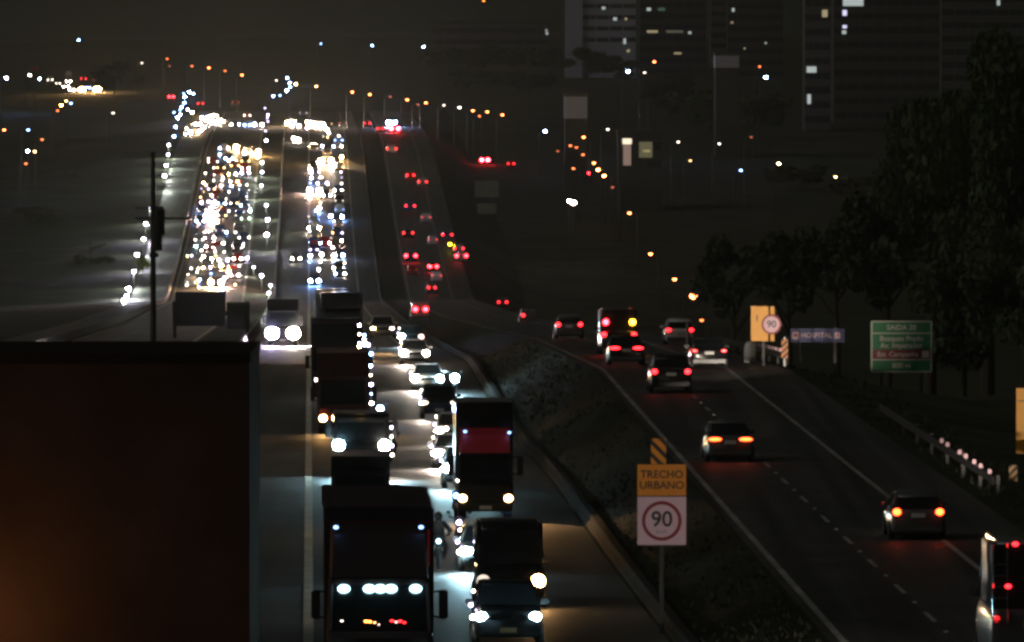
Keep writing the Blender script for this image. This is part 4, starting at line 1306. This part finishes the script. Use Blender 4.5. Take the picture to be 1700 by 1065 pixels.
# lamp on the wall just under the frame
lz = CAMZ - (1030 - HOR) / s_
t = thing('wall_lamp', 'sodium wall lamp in the bottom left corner, lighting the wall orange', 'wall lamp', ((-75 - 850) / s_, D - 1.2, lz))
obj('bracket', MB().tube([(0, 1.2, -.1), (0, .5, .15), (0, 0, .12)], .03, 6).mesh('bracket', dark_steel), t)
obj('lamp', lens_mesh('s', 'a', 2, .3, .24), t)
l = bpy.data.lights.new('glow', 'POINT')
l.energy, l.color, l.shadow_soft_size = 190, (1.0, .42, .12), .4
lo_ = bpy.data.objects.new('glow', l)
C.objects.link(lo_)
lo_.parent = t
lo_.location = (0, -1.6, 0)
# narrow white panel seen edge-on
D = 280
s_ = F / D
p = at(355, 900, D)
zb = zg(D, p.x - L0(D))
g = lambda y: CAMZ - (y - HOR) / s_ - zb
t = thing('side_panel_sign', 'thin pale metal sign seen edge-on in front of the dark wall', 'road sign', (p.x, D, zb))
obj('post', MB().box(-.04, .04, .1, .18, 0, g(862)).mesh('post', dark_steel), t)
obj('panel', MB().loft([[((347 - 355) / s_, 0, g(862)), ((349.5 - 355) / s_, 0, g(862)), ((349.5 - 355) / s_, .9, g(862)), ((347 - 355) / s_, .9, g(862))],
                        [((360 - 355) / s_, 0, g(780)), ((363 - 355) / s_, 0, g(780)), ((363 - 355) / s_, .9, g(780)), ((360 - 355) / s_, .9, g(780))]]).mesh('panel', plate_w), t)

# ------------------------------------------------------------------ far buildings
conc_blue = mat('pale_blue_concrete', (.42, .45, .54), .85, var=.06, scale=.1)
conc_grey = mat('grey_concrete', (.09, .095, .095), .85, var=.08, scale=.1)
conc_dim = mat('dim_concrete', (.06, .062, .055), .9, var=.08, scale=.1)
win_dark = mat('dark_window', (.02, .025, .03), .25)
win_lit = mat('lit_window', (.5, .5, .5), .5, emit=(.78, .88, .86), strength=.55)
win_warm = mat('warm_lit_window', (.5, .5, .5), .5, emit=(1.0, .82, .45), strength=.35)
win_blue = mat('blue_lit_window', (.5, .5, .5), .5, emit=(.75, .72, 1.0), strength=1.2)


def tower(D, x0, x1, y0, y1, m, label, cols, floor=3.0, lit=(), wm=None, depth=16, pale=None, wh=1.4, skip=None, name='tower_block', top_only=False):
    s = F / D
    X0, X1 = (x0 - 850) / s, (x1 - 850) / s
    zt, z0 = CAMZ - (y0 - HOR) / s, CAMZ - (y1 - HOR) / s
    base = zg(D, (X0 + X1) / 2 - L0(D)) - 2
    base = min(base, z0)
    t = thing(name, label, 'building', ((X0 + X1) / 2, D, base))
    W_ = X1 - X0
    H_ = zt - base
    obj('wall', MB().box(-W_ / 2, W_ / 2, 0, depth, 0, H_).mesh('wall', m), t)
    obj('roof', MB().box(-W_ / 2 - .2, W_ / 2 + .2, -.2, depth + .2, H_ + .003, H_ + .7).mesh('roof', conc_dim), t)
    if pale:
        a = (pale - x0) / s
        obj('end_wall', MB().box(-W_ / 2 - .05, -W_ / 2 + a, -.9, depth, 0, H_ - .01).mesh('end_wall', conc_blue), t)
    else: a = 0
    if top_only:
        obj('upper_storey', MB().box(-W_ / 2 - .1, W_ / 2 + .1, -.3, depth + .05, z0 - base, H_ - .01).mesh('upper_storey', conc_blue), t)
    n = 0
    cw = (W_ - a) / cols
    me = MB().box(-cw * .46, cw * .46, -.06, .0, 0, wh).mesh('window', wm or win_dark)
    z = H_ - 2.2
    zmin = z0 - base
    while z > zmin and n < 96:
        for i in range(cols):
            if n >= 96: break
            if skip and skip(i, z - zmin): continue
            obj('window', me, t, (-W_ / 2 + a + cw * (i + .5), 0, z - wh / 2))
            n += 1
        z -= floor
    for lx, ly, lw_, lh, lm in lit:
        zz = CAMZ - (ly - HOR) / s - base
        xx = (lx - 850) / s - (X0 + X1) / 2
        obj('lit_window', MB().box(xx - lw_ / s / 2, xx + lw_ / s / 2, -.12, -.065, zz - lh / s / 2, zz + lh / s / 2).mesh('lit_window', lm), t)
    return t


tower(2300, 939, 1056, -60, 84, conc_blue, 'pale banded tower with a blank bluish end wall at the top of the picture', 4, 3.0, pale=967, wh=1.15,
      lit=[(1002, 13, 6, 4, win_lit), (1021, 31, 6, 5, win_lit), (1037, 68, 4, 9, win_lit), (1039, 31, 4, 4, win_warm), (1043, 84, 5, 4, win_warm)])
tower(2350, 1062, 1172, -60, 118, conc_dim, 'dark tower with a few faint lit rows right of the banded tower', 6, 3.0,
      lit=[(1077, 15, 7, 5, win_lit), (1098, 15, 12, 5, mat('green_lit_window', (.4, .4, .4), .5, emit=(.3, .6, .42), strength=.12)), (1083, 52, 18, 4, win_warm), (1120, 52, 28, 4, mat('faint_lit_window', (.4, .4, .4), .5, emit=(.6, .55, .4), strength=.12)), (1145, 54, 5, 4, win_lit), (1125, 88, 12, 3, win_warm)])
tower(2450, 1180, 1206, -60, 140, conc_grey, 'narrow grey tower between two darker ones', 2, 3.0, name='tower_block')
tower(2300, 1208, 1300, -60, 122, conc_dim, 'dark tower with scattered pinprick windows left of the wide dark block', 6, 3.0,
      lit=[(1217, 16, 4, 6, win_lit), (1215, 37, 4, 3, win_warm), (1271, 71, 3, 3, win_lit), (1236, 80, 3, 3, win_warm), (1223, 90, 4, 3, win_lit)])
tower(1900, 1336, 1379, -60, 262, conc_grey, 'slim tower with lit windows spaced down its front', 3, 3.2, wh=1.5,
      lit=[(1369, 22, 9, 12, win_warm), (1347, 115, 16, 10, win_lit), (1343, 164, 6, 16, win_lit), (1355, 230, 36, 7, win_warm)])
tower(1950, 1384, 1560, -60, 300, conc_dim, 'wide dark tower with a column of bright blue-white windows on its left', 8, 3.2, depth=20,
      lit=[(1416, 3, 34, 13, win_lit), (1402, 21, 7, 9, win_blue), (1402, 44, 7, 5, win_blue), (1401, 53, 7, 6, win_lit)])
tower(2100, 1562, 1720, -60, 230, conc_grey, 'dim tower behind the big tree with one small lit window at the top', 7, 3.2, lit=[(1657, 4, 5, 9, win_lit)])
tower(2500, 716, 912, 38, 74, conc_grey, 'long low pale building on the skyline left of the banded tower', 9, 3.2, name='long_building', lit=[(908, 55, 4, 4, win_lit), (915 - 8, 50, 3, 3, win_lit)])
tower(2200, 470, 526, 144, 155, conc_dim, 'flat pale building just behind the crest', 3, 3.0, top_only=True, skip=lambda i, z: True, name='low_building')
tower(1750, 1188, 1226, 92, 112, conc_dim, 'small pale rooftop under the narrow grey tower', 2, 3.0, top_only=True, skip=lambda i, z: True, name='low_building')
tower(1640, 938, 974, 160, 196, conc_dim, 'small pale bluish building beside the highest sodium lamp', 2, 3.0, top_only=True, skip=lambda i, z: True, name='low_building')
tower(1520, 1026, 1098, 222, 292, conc_dim, 'small dark house with a tall lit doorway and a yellowish window', 3, 3.0, name='house', skip=lambda i, z: i < 2,
      lit=[(1041, 234, 15, 9, mat('bright_door', (.6, .6, .5), .5, emit=(1.0, .85, .6), strength=1.3)), (1041, 256, 13, 36, mat('door_glow', (.5, .4, .35), .5, emit=(.75, .5, .4), strength=.28)), (1072, 248, 22, 26, mat('yellow_window', (.4, .4, .3), .5, emit=(.55, .5, .25), strength=.16)), (1073, 250, 11, 4, win_warm)])
# two-part billboard
D = 1400
s_ = F / D
p = at(808, 380, D)
zb = ground_at(808, D)
g = lambda y: CAMZ - (y - HOR) / s_ - zb
t = thing('billboard', 'dim greenish billboard of two stacked boards beside the side road', 'billboard', (p.x, D, zb))
bm_ = mat('billboard_face', (.10, .11, .08), .7, var=.1, scale=.4)
obj('board', MB().box(-20 / s_, 20 / s_, 0, .3, g(327), g(300), .03).mesh('board', bm_), t)
obj('board', MB().box(-16 / s_, 16 / s_, 0, .3, g(354), g(337), .03).mesh('board', bm_), t)
for x in (-.9, .9): obj('post', MB().box(x - .1, x + .1, .32, .52, -.5, g(302)).mesh('post', dark_steel), t)
# lit pole by the ramp and the ramp car
D = 470
p = at(1142, 610, D)
zb = zg(D, p.x - L0(D))
t = thing('marker_pole', 'pale lit pole rising beside the ramp car', 'pole', (p.x, D, zb))
obj('pole', MB().tube([(0, 0, 0), (0, 0, CAMZ - (535 - HOR) / F * D - zb)], [.11, .09], 10).mesh('pole', concrete), t)
obj('base', MB().box(-.25, .25, -.25, .25, -.3, .12, .03).mesh('base', concrete), t)
D = 500
X = (1129 - 850) / F * D
near_car('hatch', 2, (X, D, zg(D, X - L0(D)) + .05), 'white hatchback with one red tail light behind the pale pole', 'car', away=True, tail_w=(.3, .2), tail_f=.7)


# ------------------------------------------------------------------ trees
def crown_mesh(key, seed, n, m, leaf=.5):
    def mkc():
        r = random.Random(seed)
        b = MB()
        blobs = []
        for i in range(16):
            a, zz = r.uniform(0, 6.28), r.uniform(-.75, .8)
            q = math.sqrt(max(0, 1 - zz * zz)) * r.uniform(.35, .85)
            blobs.append((q * math.cos(a), q * math.sin(a), zz, r.uniform(.22, .42)))
        for i in range(n):
            bx, by, bz, br = r.choice(blobs)
            d = Vector((r.gauss(0, 1), r.gauss(0, 1), r.gauss(0, 1))).normalized() * br * r.uniform(.55, 1.05)
            c = Vector((bx, by, bz)) + d
            e = Euler((r.uniform(0, 6.28), r.uniform(0, 6.28), r.uniform(0, 6.28)))
            sz = leaf * r.uniform(.05, .11)
            q = [Vector(v) for v in ((-sz, 0, 0), (0, -sz * .5, 0), (sz, 0, 0), (0, sz * .5, 0))]
            for v in q: v.rotate(e)
            b.add([c + v for v in q], [(0, 1, 2, 3)])
        me = bpy.data.meshes.new('crown')
        me.from_pydata(b.v, [], b.f)
        me.materials.append(m)
        return me
    return shared(('crown', key), mkc)


def tree(px, ytop, D, width, label, seed, n=2600, m=None, group=None, hscale=1.0, leaf=1.0, name='tree'):
    s = F / D
    X = (px - 850) / s
    zb = ground_at(px, D)
    zt = CAMZ - (ytop - HOR) / s
    H_ = max(4, zt - zb)
    t = thing(name, label, 'tree', (X, D, zb))
    ch = min(H_ * .8, width * hscale) / 2
    b = MB().tube([(0, 0, -.4), (.1, 0, H_ * .25), (-.1, .1, H_ * .5), (.05, 0, H_ * .8)], [.035 * H_ * .6, .025 * H_ * .6, .018 * H_ * .6, .05], 8)
    r = random.Random(seed)
    for i in range(5):
        a = r.uniform(0, 6.28)
        z = H_ * r.uniform(.35, .6)
        b.tube([(0, 0, z), (math.cos(a) * width * .18, math.sin(a) * width * .18, z + H_ * .12), (math.cos(a) * width * .34, math.sin(a) * width * .34, z + H_ * .2)], [.12, .08, .03], 6)
    obj('trunk', b.mesh('trunk', bark), t)
    c = obj('crown', crown_mesh((seed % 4, n, (m or leaf_a).name, leaf), seed % 4 + 11, n, m or leaf_a, leaf), t, (0, 0, zt - zb - ch))
    c.scale = (width / 2, width / 2, ch)
    c.rotation_euler = (0, 0, r.uniform(0, 6))
    return t


tree(1640, 55, 620, 13.0, 'huge dark tree at the right edge under the towers', 1, 22000, hscale=1.5, leaf=.6)
tree(1545, 150, 660, 8.0, 'dark tree in front of the huge one on its left', 2, 14000, leaf_b, hscale=1.6, leaf=.6)
tree(1700, 330, 520, 9.0, 'dark tree at the right edge below the huge one', 3, 9000, hscale=1.1, leaf=.7)
tree(1475, 330, 700, 9.0, 'round dark tree above the green sign', 4, 4000, leaf_b)
tree(1600, 400, 540, 8.0, 'low dark tree right of the green sign', 5, 4000)
tree(1390, 350, 760, 8.0, 'dark tree above the blue sign', 6, 3500)
tree(1310, 370, 820, 9.0, 'dark tree above the amber sign', 7, 3500, leaf_b)
tree(1220, 400, 900, 8.0, 'dark tree left of the amber sign', 8, 3000)
for i, (x, y, D, w_, nm) in enumerate([(740, 78, 2350, 14, 'left end of'), (800, 72, 2380, 16, 'second from the left in'), (860, 76, 2360, 15, 'middle of'), (915, 74, 2320, 15, 'below the long building in'), (975, 82, 2280, 15, 'below the banded tower in'), (1030, 92, 2250, 13, 'right end of'), (880, 118, 2150, 16, 'in front of'), (780, 116, 2180, 15, 'lower left in front of')]):
    tree(x, y, D, w_, 'dark tree %s the skyline grove' % nm, i + 20, 1500, leaf_b if i % 2 else leaf_a, 'skyline grove', leaf=1.6)
for i, (x, y, D, w_, nm) in enumerate([(1110, 130, 1950, 14, 'under the dark tower'), (1180, 150, 1900, 15, 'under the small pale rooftop'), (1260, 150, 1850, 14, 'under the scattered-window tower'), (1330, 270, 1600, 13, 'under the slim tower'), (1430, 290, 1500, 14, 'under the wide dark tower')]):
    tree(x, y, D, w_, 'dark tree %s' % nm, i + 40, 1500, leaf_a if i % 2 else leaf_b, leaf=1.6)
for i, (x, y, D, w_, nm) in enumerate([(190, 105, 2150, 14, 'left of the crest'), (120, 310, 1500, 9, 'upper left slope'), (60, 340, 1400, 10, 'left edge slope'), (150, 420, 1300, 8, 'left of the verge lamps')]):
    tree(x, y, D, w_, 'dark tree on the %s' % nm if 'slope' in nm else 'dark tree %s' % nm, i + 60, 1500, leaf_b, leaf=1.5)
# shrub by the verge lamp, lamplight put into its leaf colour
D = find_D(236, 450, .3)
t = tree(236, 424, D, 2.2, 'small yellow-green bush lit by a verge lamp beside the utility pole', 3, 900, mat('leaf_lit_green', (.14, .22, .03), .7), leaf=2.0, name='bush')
p = t.location

# ------------------------------------------------------------------ night haze
HZ = 0.00007
if HZ:
    hm = bpy.data.materials.new('haze')
    hm.use_nodes = True
    hn, hl = hm.node_tree.nodes, hm.node_tree.links
    hn.remove(hn['Principled BSDF'])
    pv = hn.new('ShaderNodeVolumePrincipled')
    pv.inputs['Color'].default_value = (.86, .95, .82, 1)
    pv.inputs['Density'].default_value = HZ
    pv.inputs['Anisotropy'].default_value = .6
    hl.new(pv.outputs[0], hn['Material Output'].inputs['Volume'])
    hb = MB().box(-760, 760, -40, 5260, -60, 200)
    tag(obj('haze', hb.mesh('haze', hm)), kind='stuff')
for o in C.objects:
    if 'label' in o and len(o['label'].replace('-', ' ').split()) > 16: print('LONG', len(o['label'].split()), o['label'])
